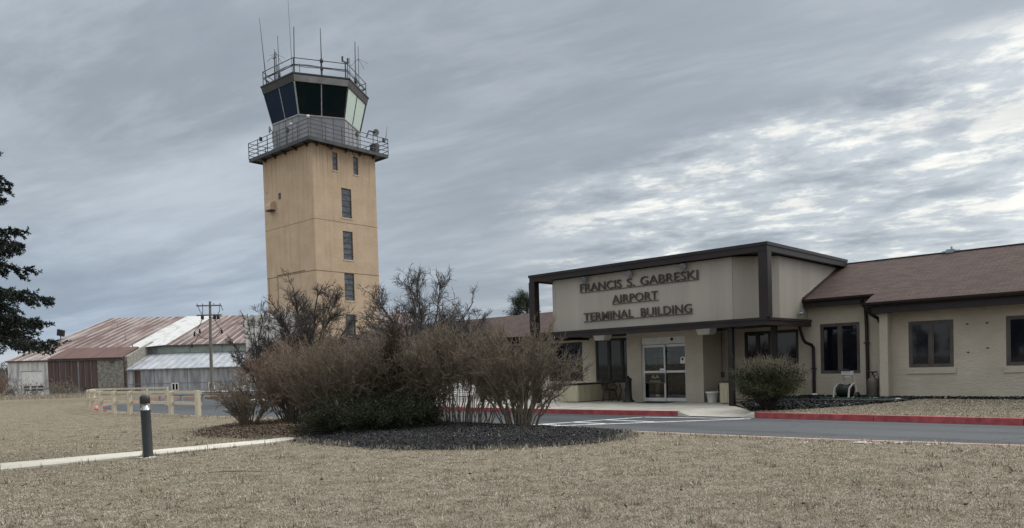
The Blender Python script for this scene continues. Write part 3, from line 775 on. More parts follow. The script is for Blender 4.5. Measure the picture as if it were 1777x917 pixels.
# raised sign box with chamfered corners, canopy, roof frame
box = [(-3.57, 5.2), (-3.57, -0.93), (-2.80, BF), (4.65, BF), (5.75, -0.60), (5.75, 5.2)]
MB().prism(box, 2.79, 4.80).build('sign_wall', M['siding'], TB)
for (x, y, nx_, ny_) in ((-2.80, BF, -.38, -.92), (4.65, BF, .38, -.92)):
    trim = MB(); trim.box(x - 0.035, x + 0.035, y - 0.012, y + 0.05, 2.79, 4.79); trim.build('corner_trim', M['siding'], TB)
fa = MB()
fa.box(-3.85, 6.0, -2.0, -1.86, 4.81, 5.07); fa.box(5.86, 6.0, -1.86, 4.72, 4.81, 5.07); fa.box(-3.85, -3.71, -1.86, 4.72, 4.81, 5.07)
fa.box(-3.88, 6.03, -2.03, -1.99, 4.985, 5.085); fa.box(5.99, 6.03, -1.99, 4.72, 4.985, 5.085)
fa.build('parapet_fascia', BR, TB)
MB().box(-3.71, 5.86, -1.86, 5.3, 4.84, 5.02).build('flat_roof', BR, TB)
cn = MB()
cn.box(-3.85, 5.94, -2.0, -1.90, 2.54, 2.72); cn.box(5.84, 5.94, -1.90, 1.45, 2.54, 2.72); cn.box(-3.85, -3.75, -1.90, 1.64, 2.54, 2.72)
cn.box(-3.88, 5.97, -2.03, -1.99, 2.70, 2.78); cn.box(5.93, 5.97, -1.99, 1.45, 2.70, 2.78)
cn.build('canopy_fascia', BR, TB)
MB().box(-3.75, 5.84, -1.90, 1.64, 2.63, 2.70).build('canopy_roof', M['darkframe'], TB)
for a0, a1 in ((5.72, 6.02), (-3.87, -3.57)):
    MB().box(a0, a1, -2.02, -1.74, 2.785 if a0 > 0 else 0.0, 4.80).build('corner_post', BR, TB)
MB().box(4.50, 4.66, -1.74, -1.58, 0, 2.62).build('canopy_post', BR, TB); MB().box(5.50, 5.66, -0.75, -0.60, 0.05, 2.62).build('canopy_post', BR, TB)
for a in (-1.23, 0.82, 2.99):
    fl = MB().lathe([(0.04, 0.0), (0.09, 0.04), (0.115, 0.08), (0.12, 0.14), (0.11, 0.15)], (a, BF - 0.05, 4.665), 18, 'y').tube([(a, BF + 0.02, 4.70), (a, BF - 0.10, 4.70)], 0.025)
    f_ = fl.build('floodlight', M['cabpale'], TB)
    MB().lathe([(0.10, 0), (0.10, 0.01)], (a, BF - 0.203, 4.665), 18, 'y').build('floodlight_lens', M['greyglass'], f_)
for a, b in ((-1.62, -0.25), (2.92, -0.25)):
    MB().hexa([(a - .22, b - .2, 2.42), (a + .22, b - .2, 2.42), (a + .22, b + .2, 2.42), (a - .22, b + .2, 2.42)],
              [(a - .28, b - .26, 2.625), (a + .28, b - .26, 2.625), (a + .28, b + .26, 2.625), (a - .28, b + .26, 2.625)]).build('porch_light', M['white'], TB)
# roofs
SL = 0.40
def zr(b): return 3.145 + SL * (b - 0.45)
r = MB()
r.slab([(5.76, 1.25, zr(1.25)), (8.02, 1.25, zr(1.25)), (8.02, 5.0, zr(5.0)), (5.76, 5.0, zr(5.0))], 0.09)
r.slab([(8.02, 0.45, zr(0.45)), (31, 0.45, zr(0.45)), (31, 5.0, zr(5.0)), (8.02, 5.0, zr(5.0))], 0.09)
r.slab([(5.3, 5.0, zr(5.0)), (31, 5.0, zr(5.0)), (31, 9.5, zr(0.5)), (5.3, 9.5, zr(0.5))], 0.09)
r.build('roof', M['shingle'], TB)
MB().box(5.76, 31, 4.92, 5.08, zr(5.0) - 0.05, zr(5.0) + 0.02).build('ridge_cap', M['shingle'], TB)
r2 = MB()
def zl(b): return 2.87 + SL * (b - 1.2)
r2.slab([(-25.6, 1.2, zl(1.2)), (-3.6, 1.2, zl(1.2)), (-3.6, 4.5, zl(4.5)), (-23.4, 4.5, zl(4.5))], 0.09)
r2.slab([(-23.4, 4.5, zl(4.5)), (-3.6, 4.5, zl(4.5)), (-3.6, 7.8, zl(1.2)), (-25.6, 7.8, zl(1.2))], 0.09)
r2.slab([(-25.6, 7.8, zl(1.2)), (-25.6, 1.2, zl(1.2)), (-23.4, 4.5, zl(4.5))], 0.09)
r2.build('roof', M['shingle'], TB)
# gutters and fascia boards
def gutter(a0, a1, b, z):   # K-style trough hung on the eave
    g = MB(); g.prism_x([(b, z), (b - 0.11, z), (b - 0.10, z - 0.06), (b - 0.06, z - 0.115), (b, z - 0.115)], a0, a1); g.build('gutter', BR, TB)
gutter(5.72, 8.05, 1.245, zr(1.25) - 0.005); gutter(7.95, 31, 0.445, zr(0.45) - 0.005); gutter(-25.6, -3.9, 1.195, zl(1.2) - 0.005)
fb = MB()
fb.box(5.76, 8.02, 1.26, 1.50, zr(1.25) - 0.27, zr(1.25) - 0.115); fb.build('fascia_board', BR, TB); fb = MB()
fb.box(8.05, 31, 0.56, 0.80, 2.80, 3.02); fb.box(8.05, 8.29, 0.80, 1.60, 2.80, 3.05)
fb.box(8.29, 31, 0.80, 1.3, 2.90, 2.96)
fb.build('fascia_board', BR, TB); fb = MB()
fb.box(-25.5, -3.9, 1.22, 1.64, zl(1.2) - 0.30, zl(1.2) - 0.10)
fb.build('fascia_board', BR, TB)
MB().slab([(5.745, 1.2, zr(1.2) + 0.10), (5.80, 1.2, zr(1.2) + 0.10), (5.80, 4.75, zr(4.75) + 0.06), (5.745, 4.75, zr(4.75) + 0.06)], 0.14).build('flashing', BR, TB)
# downspouts
def downspout(pts, foot=True, r=0.055):
    o = MB().tube(pts, r, 8).build('downspout', BR, TB)
    st = MB()
    p = pts[-2]
    st.box(p[0] - 0.08, p[0] + 0.08, p[1] - 0.06, p[1] + 0.06, p[2] - 0.5, p[2] - 0.46); st.build('strap', BR, o)
    if foot:
        q = pts[-1]; MB().lathe([(0.085, 0), (0.10, 0.11), (0.085, 0.11)], (q[0], q[1], q[2] - 0.06), 14).build('drain_boot', M['white'], o)
downspout([(7.66, 1.19, 3.36), (7.66, 1.27, 3.25), (7.66, 1.56, 3.05), (7.66, 1.58, 2.9), (7.68, 1.58, 2.4), (7.70, 1.58, 0.15)], False)
downspout([(5.70, 1.0, 2.60), (5.72, 1.05, 2.45), (5.76, 1.2, 2.12), (5.80, 1.26, 2.02), (5.92, 1.50, 1.92), (5.95, 1.56, 1.82), (5.95, 1.57, 1.6), (5.95, 1.57, 0.22)])
MB().tube([(8.06, 0.40, 3.05), (8.06, 0.42, 2.95), (8.13, 0.6, 2.80), (8.24, 0.92, 2.66), (8.26, 1.0, 2.55)], 0.05, 8).build('downspout', BR, TB)
# windows
window(6.15, 7.44, 0.93, 2.62, 1.65, 2, 0.07)
for k in range(8):
    a = 9.03 + 2.55 * k
    window(a, a + 1.23, 1.09, 2.51, 1.2, 2, 0.07)
sl = MB()
for k in range(8):
    a = 9.03 + 2.55 * k; sl = MB().box(a - 0.06, a + 1.29, 1.165, 1.25, 0.90, 1.085); sl.build('window_sill', S, TB)
window(3.40, 4.40, 0.80, 2.50, 1.65, 2, 0.07, M['darkframe']); window(4.44, 5.40, 0.80, 2.50, 1.65, 1, 0.07, M['darkframe'])
window(-3.43, -0.70, 0.72, 2.56, 1.65, 4, 0.07, M['darkframe'], mull=0.11)
for k in range(8): window(-6.1 - 2.75 * k, -4.15 - 2.75 * k, 0.78, 2.48, 1.65, 2, 0.07, M['darkframe'])
# wall bits: security camera, conduit, patched holes
c_ = MB().lathe([(0.03, 0), (0.05, 0.06), (0.05, 0.2), (0.03, 0.24)], (5.86, 0.95, 2.98), 10, 'y').tube([(5.74, 1.0, 3.08), (5.86, 0.98, 3.06), (5.86, 0.9, 3.0)], 0.018)
c_.build('security_camera', M['galv'], TB)
cd = MB().tube([(2.655, 1.35, 2.55), (2.655, 1.35, 1.05)], 0.014, 6).box(2.635, 2.70, 1.28, 1.42, 0.86, 1.06); cd.build('wall_conduit', M['frame'], TB)
hp = random.Random(9)
for a, z in ((10.62, 2.34), (11.12, 2.34), (10.63, 1.51), (11.13, 1.62)):
    pts = [(a + 0.05 * hp.uniform(.5, 1.2) * math.cos(t), z + 0.03 * hp.uniform(.5, 1.2) * math.sin(t)) for t in np.linspace(0, 2 * math.pi, 9)[:-1]]
    n_ = len(pts); MB().add([(x, 1.194, y) for x, y in pts] + [(x, 1.2005, y) for x, y in pts], [tuple(range(n_))] + [(i, (i + 1) % n_, n_ + (i + 1) % n_, n_ + i) for i in range(n_)]).build('wall_hole', M['black'], TB)
rv = MB().box(9.22, 9.46, 4.86, 5.14, zr(5.0) - 0.03, zr(5.0) + 0.09).tube([(9.36, 5.0, zr(5.0) + 0.1), (9.36, 5.0, zr(5.0) + 0.19)], 0.03)
rv.box(9.10, 9.62, 4.89, 5.11, zr(5.0) + 0.0, zr(5.0) + 0.045).build('roof_vent', M['galv'], TB)

# door signs: lettering and emblem
ds = MB().box(0.13, 0.99, 0.070, 0.078, 0.70, 1.065).build('door_sign', M['black'], DR)
gold = simple('pale_gold', (0.26, 0.22, 0.15), (0.32, 0.28, 0.19), 5, 0.6, 0)
place_text('ENTRANCE', 0.33, 0.80, 0.735, 0.815, 0.066, 0.006, gold, 'sign_text', DR, 0.02)
em = MB()
for s in (-1, 1):          # winged badge
    for k in range(5):
        a = 0.2 + k * 0.34
        p0 = (0.565 + s * 0.055, 0.066, 0.90); p1 = (0.565 + s * (0.055 + 0.13 * math.cos(a)), 0.066, 0.90 + 0.13 * math.sin(a) - 0.02)
        em.bar(p0, p1, 0.006, 0.020)
em.lathe([(0.035, 0), (0.035, 0.006)], (0.565, 0.063, 0.90), 12, 'y')
em.build('emblem', gold, DR)
bd = MB()
for (x0, x1, z0, z1) in ((0.15, 0.97, 1.043, 1.052), (0.15, 0.97, 0.713, 0.722), (0.15, 0.159, 0.722, 1.043), (0.961, 0.97, 0.722, 1.043)): bd.box(x0, x1, 0.064, 0.0699, z0, z1)
bd.build('sign_border', gold, DR)
MB().box(0.78, 0.97, 0.074, 0.080, 1.185, 1.25).build('door_label', M['white'], DR)
# arched white sticker with a dark figure on the right leaf
arc = [(1.61, 1.42), (1.81, 1.42), (1.81, 1.58)] + [(1.71 + 0.10 * math.cos(t), 1.58 + 0.10 * math.sin(t)) for t in np.linspace(0, math.pi, 9)[1:-1]] + [(1.61, 1.58)]
def flat_y(poly, y0, y1):
    n = len(poly); return MB().add([(x, y0, z) for x, z in poly] + [(x, y1, z) for x, z in poly], [tuple(range(n)), tuple(range(2 * n - 1, n - 1, -1))] + [(i, (i + 1) % n, n + (i + 1) % n, n + i) for i in range(n)])
stk = flat_y(arc, 0.150, 0.155).build('door_sticker', M['white'], DR)
fig = [(1.71 + 0.045 * math.cos(t), 1.58 + 0.055 * math.sin(t)) for t in np.linspace(0, 2 * math.pi, 13)[:-1]]
flat_y(fig, 0.144, 0.1495).build('sticker_mark', M['black'], stk)

# ------------------------------------------------------------------ control tower (local frame: a right-front, b right-back)
TW = empty('control_tower', (-14.23, 55.0, 0), R(-41.5), 'tall tan control tower with a grey hexagonal glass cab and roof antennas', 'control tower')
sh = MB()
T0 = -6.87; T1 = 5.82; TZ = 18.46
bands = [(-0.3, 4.25, []), (4.25, 5.90, [(2.48, 3.39)]), (5.90, 6.96, []), (6.96, 9.05, [(2.48, 3.40)]), (9.05, 10.10, []), (10.10, 12.27, [(2.48, 3.40)]),
         (12.27, 13.30, []), (13.30, 15.55, [(2.48, 3.40)]), (15.55, 16.77, []), (16.77, 18.12, [(1.77, 2.24), (3.68, 4.15)]), (18.12, TZ, [])]
for z0, z1, hs in bands:
    y = 0.0
    for h0, h1 in hs:
        sh.box(-0.3, 0, y, h0, z0, z1); y = h1
    sh.box(-0.3, 0, y, T1, z0, z1)
sh.box(T0, -0.301, 0, 0.3, -0.3, TZ); sh.box(T0, -0.301, T1 - 0.3, T1, -0.3, TZ); sh.box(T0, T0 + 0.3, 0.301, T1 - 0.301, -0.3, TZ)
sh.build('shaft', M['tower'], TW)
# shallow joints and a blocked-up doorway outline
jn = MB()
jn.box(T0 + 0.02, 0.0, -0.012, -0.002, 9.08, 9.12); jn.box(0.002, 0.012, 0.0, T1, 9.06, 9.10)
jn.box(-5.32, -5.26, -0.016, -0.002, 1.0, 9.22); jn.box(-5.26, -1.45, -0.018, -0.002, 9.17, 9.24)
jn.box(0.002, 0.010, 0.0, T1, 12.9, 12.925); jn.box(T0 + .02, 0, -0.010, -0.002, 12.88, 12.9)
jn.box(T0 + 0.25, T0 + 0.29, -0.012, -0.002, 0, 9.08)
jn.build('joint', simple('dark_joint', (0.13, 0.085, 0.055), (0.19, 0.125, 0.08), 3, 0.9, 0), TW)
def tower_window(b0, b1, z0, z1, rows):
    m = MB(); f = 0.045; x0, x1 = -0.13, -0.07
    m.box(x0, x1, b0, b0 + f, z0, z1); m.box(x0, x1, b1 - f, b1, z0, z1); m.box(x0, x1, b0 + f, b1 - f, z0, z0 + f); m.box(x0, x1, b0 + f, b1 - f, z1 - f, z1)
    for k in range(1, rows):
        z = z0 + (z1 - z0) * k / rows; m.box(x0 + 0.005, x1 + 0.01, b0 + f, b1 - f, z - 0.02, z + 0.02)
    w_ = m.build('window', M['frame'], TW)
    for k in range(rows):
        za = z0 + (z1 - z0) * k / rows + (0.02 if k else f); zb = z0 + (z1 - z0) * (k + 1) / rows - (0.02 if k < rows - 1 else f)
        MB().box(-0.115, -0.10, b0 + f, b1 - f, za, zb).build('pane', M['greyglass'], w_)
    MB().box(-0.06, 0.035, b0 - 0.05, b1 + 0.05, z0 - 0.11, z0 - 0.005).build('sill', M['sill'], w_)
for b0, b1, z0, z1, rw in ((2.48, 3.39, 4.25, 5.90, 4), (2.48, 3.40, 6.96, 9.05, 5), (2.48, 3.40, 10.10, 12.27, 5), (2.48, 3.40, 13.30, 15.55, 5), (1.77, 2.24, 16.77, 18.12, 3), (3.68, 4.15, 16.77, 18.12, 3)):
    tower_window(b0, b1, z0, z1, rw)
# pale low block at the foot
MB().box(-6.6, -1.6, -2.2, -0.05, -0.3, 6.0).build('base_block', M['tower_pale'], TW)
# vent hood and small openings on the left face
h = MB().prism_x([(0.0, 14.35), (0.0, 15.0), (-0.22, 15.0), (-0.42, 14.86), (-0.48, 14.62), (-0.48, 14.35)], -6.0, -5.2)
h.build('vent_hood', M['tower'], TW)
MB().box(-5.96, -5.24, -0.44, -0.05, 14.26, 14.345).build('vent_grille', M['deck'], TW)
MB().box(-4.72, -4.42, -0.03, 0.01, 15.08, 15.55).build('vent_opening', M['deck'], TW)
MB().box(-6.45, -6.37, -0.025, 0.01, 15.85, 15.95).build('vent_opening', M['deck'], TW)
MB().tube([(0.0, 1.40, 18.42), (0.22, 1.40, 18.45), (0.32, 1.36, 18.35), (0.32, 1.36, 18.15)], [0.05, 0.06, 0.09, 0.07], 8).build('wall_lamp', M['frame'], TW)
MB().tube([(0.02, 3.60, 18.46), (0.03, 3.75, 18.25), (0.03, 3.88, 18.1)], 0.02, 6).build('conduit', M['deck'], TW)
# deck
D0, D1, E0, E1 = T0 - 0.75, 0.75, -0.75, T1 + 0.75
dk = MB().box(D0, D1, E0, E1, 18.52, 18.66)
dk.box(D0, D1, E0 - 0.012, E0 + 0.09, 18.40, 18.515); dk.box(D0, D1, E1 - 0.09, E1 + 0.012, 18.40, 18.515)
dk.box(D1 - 0.09, D1 + 0.012, E0 + 0.1, E1 - 0.1, 18.40, 18.515); dk.box(D0 - 0.012, D0 + 0.09, E0 + 0.1, E1 - 0.1, 18.40, 18.515)
dk.build('deck', M['deck'], TW)
for k in range(5):
    br_ = MB(); a = T0 + 0.5 + k * 1.45
    br_.hexa([(a - .05, -0.02, 18.26), (a + .05, -0.02, 18.26), (a + .05, 0.0, 18.26), (a - .05, 0.0, 18.26)], [(a - .06, E0 + .1, 18.50), (a + .06, E0 + .1, 18.50), (a + .06, 0, 18.50), (a - .06, 0, 18.50)]); br_.build('deck_bracket', M['deck'], TW)
for k in range(5):
    br_ = MB(); b = 0.4 + k * 1.3
    br_.hexa([(0, b - .05, 18.26), (.02, b - .05, 18.26), (.02, b + .05, 18.26), (0, b + .05, 18.26)], [(0, b - .06, 18.5), (D1 - .1, b - .06, 18.5), (D1 - .1, b + .06, 18.5), (0, b + .06, 18.5)]); br_.build('deck_bracket', M['deck'], TW)
rl = MB()
cs = [(D0, E0), (D1, E0), (D1, E1), (D0, E1)]
for i in range(4):
    p, q = cs[i], cs[(i + 1) % 4]
    for z in (18.92, 19.24, 19.56, 19.88): rl.tube([(*p, z), (*q, z)], 0.028, 5)
    n_ = 6 if i % 2 == 0 else 5
    for k in range(n_):
        t = k / n_; x, y = p[0] + (q[0] - p[0]) * t, p[1] + (q[1] - p[1]) * t
        rl.tube([(x, y, 18.60), (x, y, 19.90)], 0.034, 5)
rl.build('railing', M['rail'], TW)
# cab
CX_, CY_ = -3.5, 2.93; A0 = R(-27.44)
def hx(Rr, z, k):
    a = A0 + R(30) + R(60) * k; return (CX_ + Rr * math.cos(a), CY_ + Rr * math.sin(a), z)
def hexring(mb, R0, z0, R1, z1, cap=True):
    lo = [hx(R0, z0, k) for k in range(6)]; hi = [hx(R1, z1, k) for k in range(6)]
    mb.add(lo + hi, [(i, (i + 1) % 6, 6 + (i + 1) % 6, 6 + i) for i in range(6)] + ([tuple(range(5, -1, -1)), tuple(range(6, 12))] if cap else []))
    return mb
hexring(MB(), 3.38, 18.64, 3.38, 20.86).build('cab_base', M['cabgrey'], TW)
seams = MB()
for k in range(6):
    p, q = Vector(hx(3.395, 0, k)), Vector(hx(3.395, 0, k + 1))
    for t in (0.0, 0.25, 0.5, 0.75):
        v = p.lerp(q, t); seams.tube([(v.x, v.y, 18.66), (v.x, v.y, 20.85)], 0.012, 4)
seams.build('cab_seam', M['deck'], TW)
hexring(MB(), 3.44, 20.86, 3.44, 20.96).build('cab_sill', M['mullion'], TW)
hexring(MB(), 3.30, 20.962, 3.83, 23.2, True).build('cab_core', M['black'], TW)
ZB, ZT, RB, RT = 20.965, 23.19, 3.385, 3.93
for k in range(6):
    pm = {5: M['cabglass'], 0: M['paleglass'], 4: M['navyglass'], 1: M['paleglass']}.get(k, M['cabglass'])  # right and left facet glass coloured after the sky they reflect
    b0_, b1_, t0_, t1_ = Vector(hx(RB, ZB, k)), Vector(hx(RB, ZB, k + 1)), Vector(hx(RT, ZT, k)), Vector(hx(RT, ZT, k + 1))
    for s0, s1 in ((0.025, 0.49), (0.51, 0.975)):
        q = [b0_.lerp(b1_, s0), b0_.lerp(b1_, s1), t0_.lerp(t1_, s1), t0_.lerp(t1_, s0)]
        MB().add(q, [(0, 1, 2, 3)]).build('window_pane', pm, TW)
    side = k in (4, 5)
    MB().tube([b0_.lerp(b1_, .5), t0_.lerp(t1_, .5)], 0.045, 5).build('mullion', M['mullion'] if side else M['cabframe'], TW)
    MB().tube([hx(RB + 0.01, ZB, k), hx(RT + 0.01, ZT, k)], 0.065, 5).build('mullion', M['mullion'] if k == 5 else M['cabframe'], TW)
hexring(MB(), 4.02, 23.18, 4.16, 23.68).build('cab_fascia', M['cabframe'], TW)
pf0, pf1 = [Vector(hx(4.025, 23.20, 5)), Vector(hx(4.025, 23.20, 6))], [Vector(hx(4.16, 23.64, 5)), Vector(hx(4.16, 23.64, 6))]
nrm = Vector((math.cos(A0), math.sin(A0), 0)) * 0.012
MB().add([v + nrm for v in (pf0[0].lerp(pf0[1], .01), pf0[0].lerp(pf0[1], .99), pf1[0].lerp(pf1[1], .99), pf1[0].lerp(pf1[1], .01))], [(0, 1, 2, 3)]).build('front_fascia', M['cabpale'], TW)
hexring(MB(), 4.22, 23.69, 4.22, 23.79).build('cab_roof', M['cabframe'], TW)
rr_ = MB()
for k in range(6):
    p, q = Vector(hx(3.98, 0, k)), Vector(hx(3.98, 0, k + 1))
    for z, r_ in ((24.92, 0.032), (24.45, 0.02)): rr_.tube([(p.x, p.y, z), (q.x, q.y, z)], r_, 5)
    rr_.tube([(p.x, p.y, 23.75), (p.x, p.y, 24.93)], 0.036, 5)
    m_ = p.lerp(q, .5); rr_.tube([(m_.x, m_.y, 23.75), (m_.x, m_.y, 24.93)], 0.03, 5)
rr_.build('roof_railing', M['antenna'], TW)
cb = MB(); rc = random.Random(3)
for off in (0.0, 0.07, 0.13):
    pts = []
    for k in range(6):
        p, q = Vector(hx(3.9, 0, k)), Vector(hx(3.9, 0, k + 1))
        for t in (0, .25, .5, .75):
            v = p.lerp(q, t); pts.append((v.x, v.y, 24.36 + off + rc.uniform(-.05, .05)))
    cb.tube(pts + [pts[0]], 0.022, 5)
cb.build('cable_run', M['antenna'], TW)
ants = [((-5.5, -0.19, 23.8), (-5.79, -0.45, 29.3), .05, .012), ((-6.6, 2.9, 23.8), (-6.9, 2.85, 33.2), .03, .010), ((-1.69, -0.16, 23.8), (-1.62, -0.1, 27.36), .045, .03),
        ((-4.3, 0.2, 23.8), (-4.32, 0.18, 27.63), .04, .02), ((-6.3, 1.2, 23.8), (-6.3, 1.2, 27.3), .035, .03), ((-0.45, 1.42, 23.8), (-0.45, 1.42, 27.36), .06, .022),
        ((-1.1, 5.0, 23.8), (-1.04, 5.05, 27.66), .045, .03), ((-2.62, 6.5, 23.8), (-2.54, 6.5, 28.2), .03, .02), ((-2.6, 5.6, 23.8), (-2.59, 5.62, 27.0), .025, .018),
        ((-5.05, 0.21, 23.8), (-4.98, 0.27, 26.6), .05, .04), ((-2.26, 0.67, 23.8), (-2.24, 0.69, 25.05), .025, .02), ((-5.35, 0.5, 23.8), (-5.35, 0.5, 27.0), .03, .02)]
for i, (p, q, r0, r1) in enumerate(ants):
    pv, qv = Vector(p), Vector(q)
    m = MB().tube([pv, pv.lerp(qv, .45), qv], [r0, (r0 + r1) / 2, r1], 6)
    if i in (4, 7):                                     # ground-plane arms drooping from the top
        top = qv - Vector((0, 0, 0.15 if i == 4 else 1.05))
        for k in range(4):
            a = k * math.pi / 2 + 0.4; m.tube([top, top + Vector((math.cos(a) * .85, math.sin(a) * .85, -0.5))], 0.014, 4)
    if i == 5: m.lathe([(.0, 0), (.13, .03), (.13, .25), (.0, .28)], (p[0], p[1], 24.8), 8); m.lathe([(.0, 0), (.11, .03), (.11, .3), (.0, .33)], (p[0], p[1], 24.2), 8)
    if i in (3, 6): m.lathe([(.0, 0), (.10, .03), (.10, .5), (.0, .53)], (p[0], p[1], 24.3), 8)
    if i == 9: m.box(p[0] - .1, p[0] + .35, p[1] - .03, p[1] + .03, 26.1, 26.16)
    m.build('antenna', M['antenna'], TW)
hr = MB().tube([(-0.05, 3.3, 23.8), (-0.05, 3.3, 25.25)], 0.05, 6)
hr.box(-0.09, -0.01, 3.0, 3.6, 25.22, 25.30)
for y in (3.05, 3.55): hr.tube([(-0.05, y, 25.28), (-0.05, y, 25.62)], 0.075, 8)
hr.build('obstruction_light', M['antenna'], TW)
def dish(c, r, ang):
    m = MB().lathe([(0.02, 0.0), (r * .55, 0.04), (r, 0.13), (r * .96, 0.14), (r * .5, 0.06), (0.02, 0.03)], (0, 0, 0), 16, 'y')
    m.tube([(0, 0, 0), (0, 0.1, -0.1), (0, 0.1, -1.0)], 0.03, 6)
    o = m.build('dish_antenna', M['cabpale'], TW); o.location = c; o.rotation_euler = (0, 0, ang)
dish((-4.12, -0.82, 20.15), .30, R(-25)); dish((0.1, 6.0, 20.4), .30, R(20))
MB().box(-0.9, -0.2, 6.05, 6.45, 18.67, 19.7).build('equipment_box', M['deck'], TW)
MB().lathe([(.0, 0), (.10, .05), (.12, .12), (.08, .2), (.0, .22)], (0.70, -0.70, 19.92), 12).build('camera_dome', M['white'], TW)
MB().lathe([(.0, 0), (.10, .05), (.11, .13), (.0, .2)], (-1.53, -0.70, 19.92), 10).build('camera_dome', M['white'], TW)
MB().tube([(0.72, 6.4, 19.9), (0.76, 6.55, 20.9)], [0.03, 0.01], 5).build('antenna', M['antenna'], TW)
pb_ = MB().tube([(0.1, 5.0, 19.9), (0.0, 5.3, 20.45), (0.0, 6.3, 20.5)], 0.06, 6); pb_.build('davit_arm', M['antenna'], TW)
for (x, y, z) in ((-2.0, -0.72, 19.5), (-5.8, -0.72, 19.7), (0.72, 3.6, 19.5), (0.72, 6.2, 19.6)):
    MB().box(x - .09, x + .09, y - .09, y + .09, z, z + .28).build('junction_box', M['antenna'], TW)

# ------------------------------------------------------------------ old hangar
HG = empty('hangar', (-44.5, 85.0, 0), R(6), 'huge old hangar with a rust streaked roof, one white roof strip and grey lean-to', 'hangar')
HS = 0.243
def zh(b): return 3.80 + HS * b
GB = -0.6
MB().box(-12.5, -11.15, 0, 0.3, GB, 3.78).box(-8.82, -8.22, 0, 0.3, GB, 3.78).box(-11.15, -8.82, 0, 0.3, 2.62, 3.78).box(-12.5, -12.2, 0.3, 56, GB, 3.78).build('white_wall', M['whitewall'], HG)
gd = MB()
for k in range(6): gd.box(-11.15, -8.82, 0.10, 0.16, GB + k * 0.53, GB + k * 0.53 + 0.525)
gdo = gd.build('garage_door', M['white'], HG)
for x in (-10.9, -10.13, -9.4):
    for z in (0.36, 0.72):
        MB().box(x, x + 0.55, 0.08, 0.098, z, z + 0.2).build('door_window', M['glass'], gdo)
rpn = MB()
for k in range(5): rpn.box(-8.20 + k * 0.64, -8.20 + k * 0.64 + 0.63, -0.03 + 0.012 * (k % 2), 0.2, 0.62, 3.76)
for k in range(3): rpn.box(-4.85 + k * 0.65, -4.85 + k * 0.65 + 0.64, -0.03 + 0.012 * (k % 2), 0.2, 0.45, 3.76)
rpn.build('rust_panel', M['rustpanel'], HG)
sm = MB()
for x in (-7.57, -6.93, -6.29, -5.65, -4.2, -3.55): sm.box(x - 0.02, x + 0.02, -0.05, -0.033, 0.63, 3.74)
sm.box(-5.0, -4.86, -0.06, 0.2, 0.45, 3.75); sm.build('panel_seam', M['greypanel'], HG)
MB().box(-8.22, -2.90, 0.35, 0.5, GB, 0.7).build('recess_wall', M['oldconc'], HG)
for x in (-7.2, -6.1, -5.05): MB().box(x, x + 0.12, 0.0, 0.14, GB, 0.62).build('post', M['whitewall'], HG)
MB().box(-2.90, -0.02, 0, 0.3, GB, 3.77).build('flaking_wall', M['flaking'], HG)
MB().box(-0.02, 0.06, -0.02, 0.06, GB, 3.75).build('corner_strip', M['redroof'], HG)
MB().box(-1.45, -1.1, -0.12, -0.002, 3.25, 3.5).build('wall_light', M['frame'], HG)
fwz = MB()
fwz.add([(-0.001, 0.301, GB), (-0.001, 8.6, GB), (-0.001, 8.6, zh(8.6) + .16), (-0.001, 0.301, zh(.3) + .12), (0.30, 0.301, GB), (0.30, 8.6, GB), (0.30, 8.6, zh(8.6) + .16), (0.30, 0.301, zh(.3) + .12)],
        [(0, 3, 2, 1), (4, 5, 6, 7), (0, 1, 5, 4), (1, 2, 6, 5), (2, 3, 7, 6), (3, 0, 4, 7)])
fwz.build('fire_wall', M['flaking'], HG)
# lean-to
lw = MB(); wins = [(5.15, 5.94, -0.10, 0.79), (9.26, 10.0, -0.17, 0.73)]
x = 0.31
for w_ in wins:
    lw.box(x, w_[0], 0.1, 0.4, GB, 2.46); lw.box(w_[0], w_[1], 0.1, 0.4, GB, w_[2]); lw.box(w_[0], w_[1], 0.1, 0.4, w_[3], 2.46); x = w_[1]
lw.box(x, 32, 0.1, 0.4, GB, 2.46); lw.build('lean_to_wall', M['oldconc'], HG)
pl_ = MB()
for x in (0.9, 3.2, 6.9, 11.5, 16, 21): pl_.box(x, x + 0.10, 0.06, 0.098, GB, 2.45)
pl_.box(0.4, 32, 0.065, 0.097, 0.75, 0.80); pl_.build('pilaster', M['greypanel'], HG)
MB().box(1.1, 1.75, 0.07, 0.0985, GB, 2.3).build('dark_doorway', M['rustpanel'], HG)
for w_ in wins:
    a0, a1, z0, z1 = w_
    o = MB().box(a0, a0 + .1, .06, .2, z0, z1).box(a1 - .1, a1, .06, .2, z0, z1).box(a0 + .1, a1 - .1, .06, .2, z0, z0 + .1).box(a0 + .1, a1 - .1, .06, .2, z1 - .1, z1).box((a0 + a1) / 2 - .05, (a0 + a1) / 2 + .05, .065, .2, z0 + .1, z1 - .1).build('window', M['white'], HG)
    MB().box(a0 + .1, (a0 + a1) / 2 - .05, .12, .14, z0 + .1, z1 - .1).box((a0 + a1) / 2 + .05, a1 - .1, .12, .14, z0 + .1, z1 - .1).build('pane', M['glass'], o)
MB().slab([(0.31, -0.2, 2.50), (32, -0.2, 2.50), (32, 6.95, 4.42), (0.31, 6.95, 4.42)], 0.10).build('lean_to_roof', M['leanto'], HG)
MB().tube([(12.3, 2.2, 2.6), (12.3, 2.2, 4.0)], 0.12, 8).build('vent_pipe', M['galv'], HG)
cl = MB(); 
for k in range(8): cl.box(1.35 + k * 3.9, 1.35 + k * 3.9 + 3.75, 6.98, 7.08, 4.45, 5.42)
cl.build('clerestory_glazing', M['greenpane'], HG)
cp = MB()
for k in range(9): cp.box(1.20 + k * 3.9, 1.34 + k * 3.9, 6.93, 7.1, 4.42, 5.46)
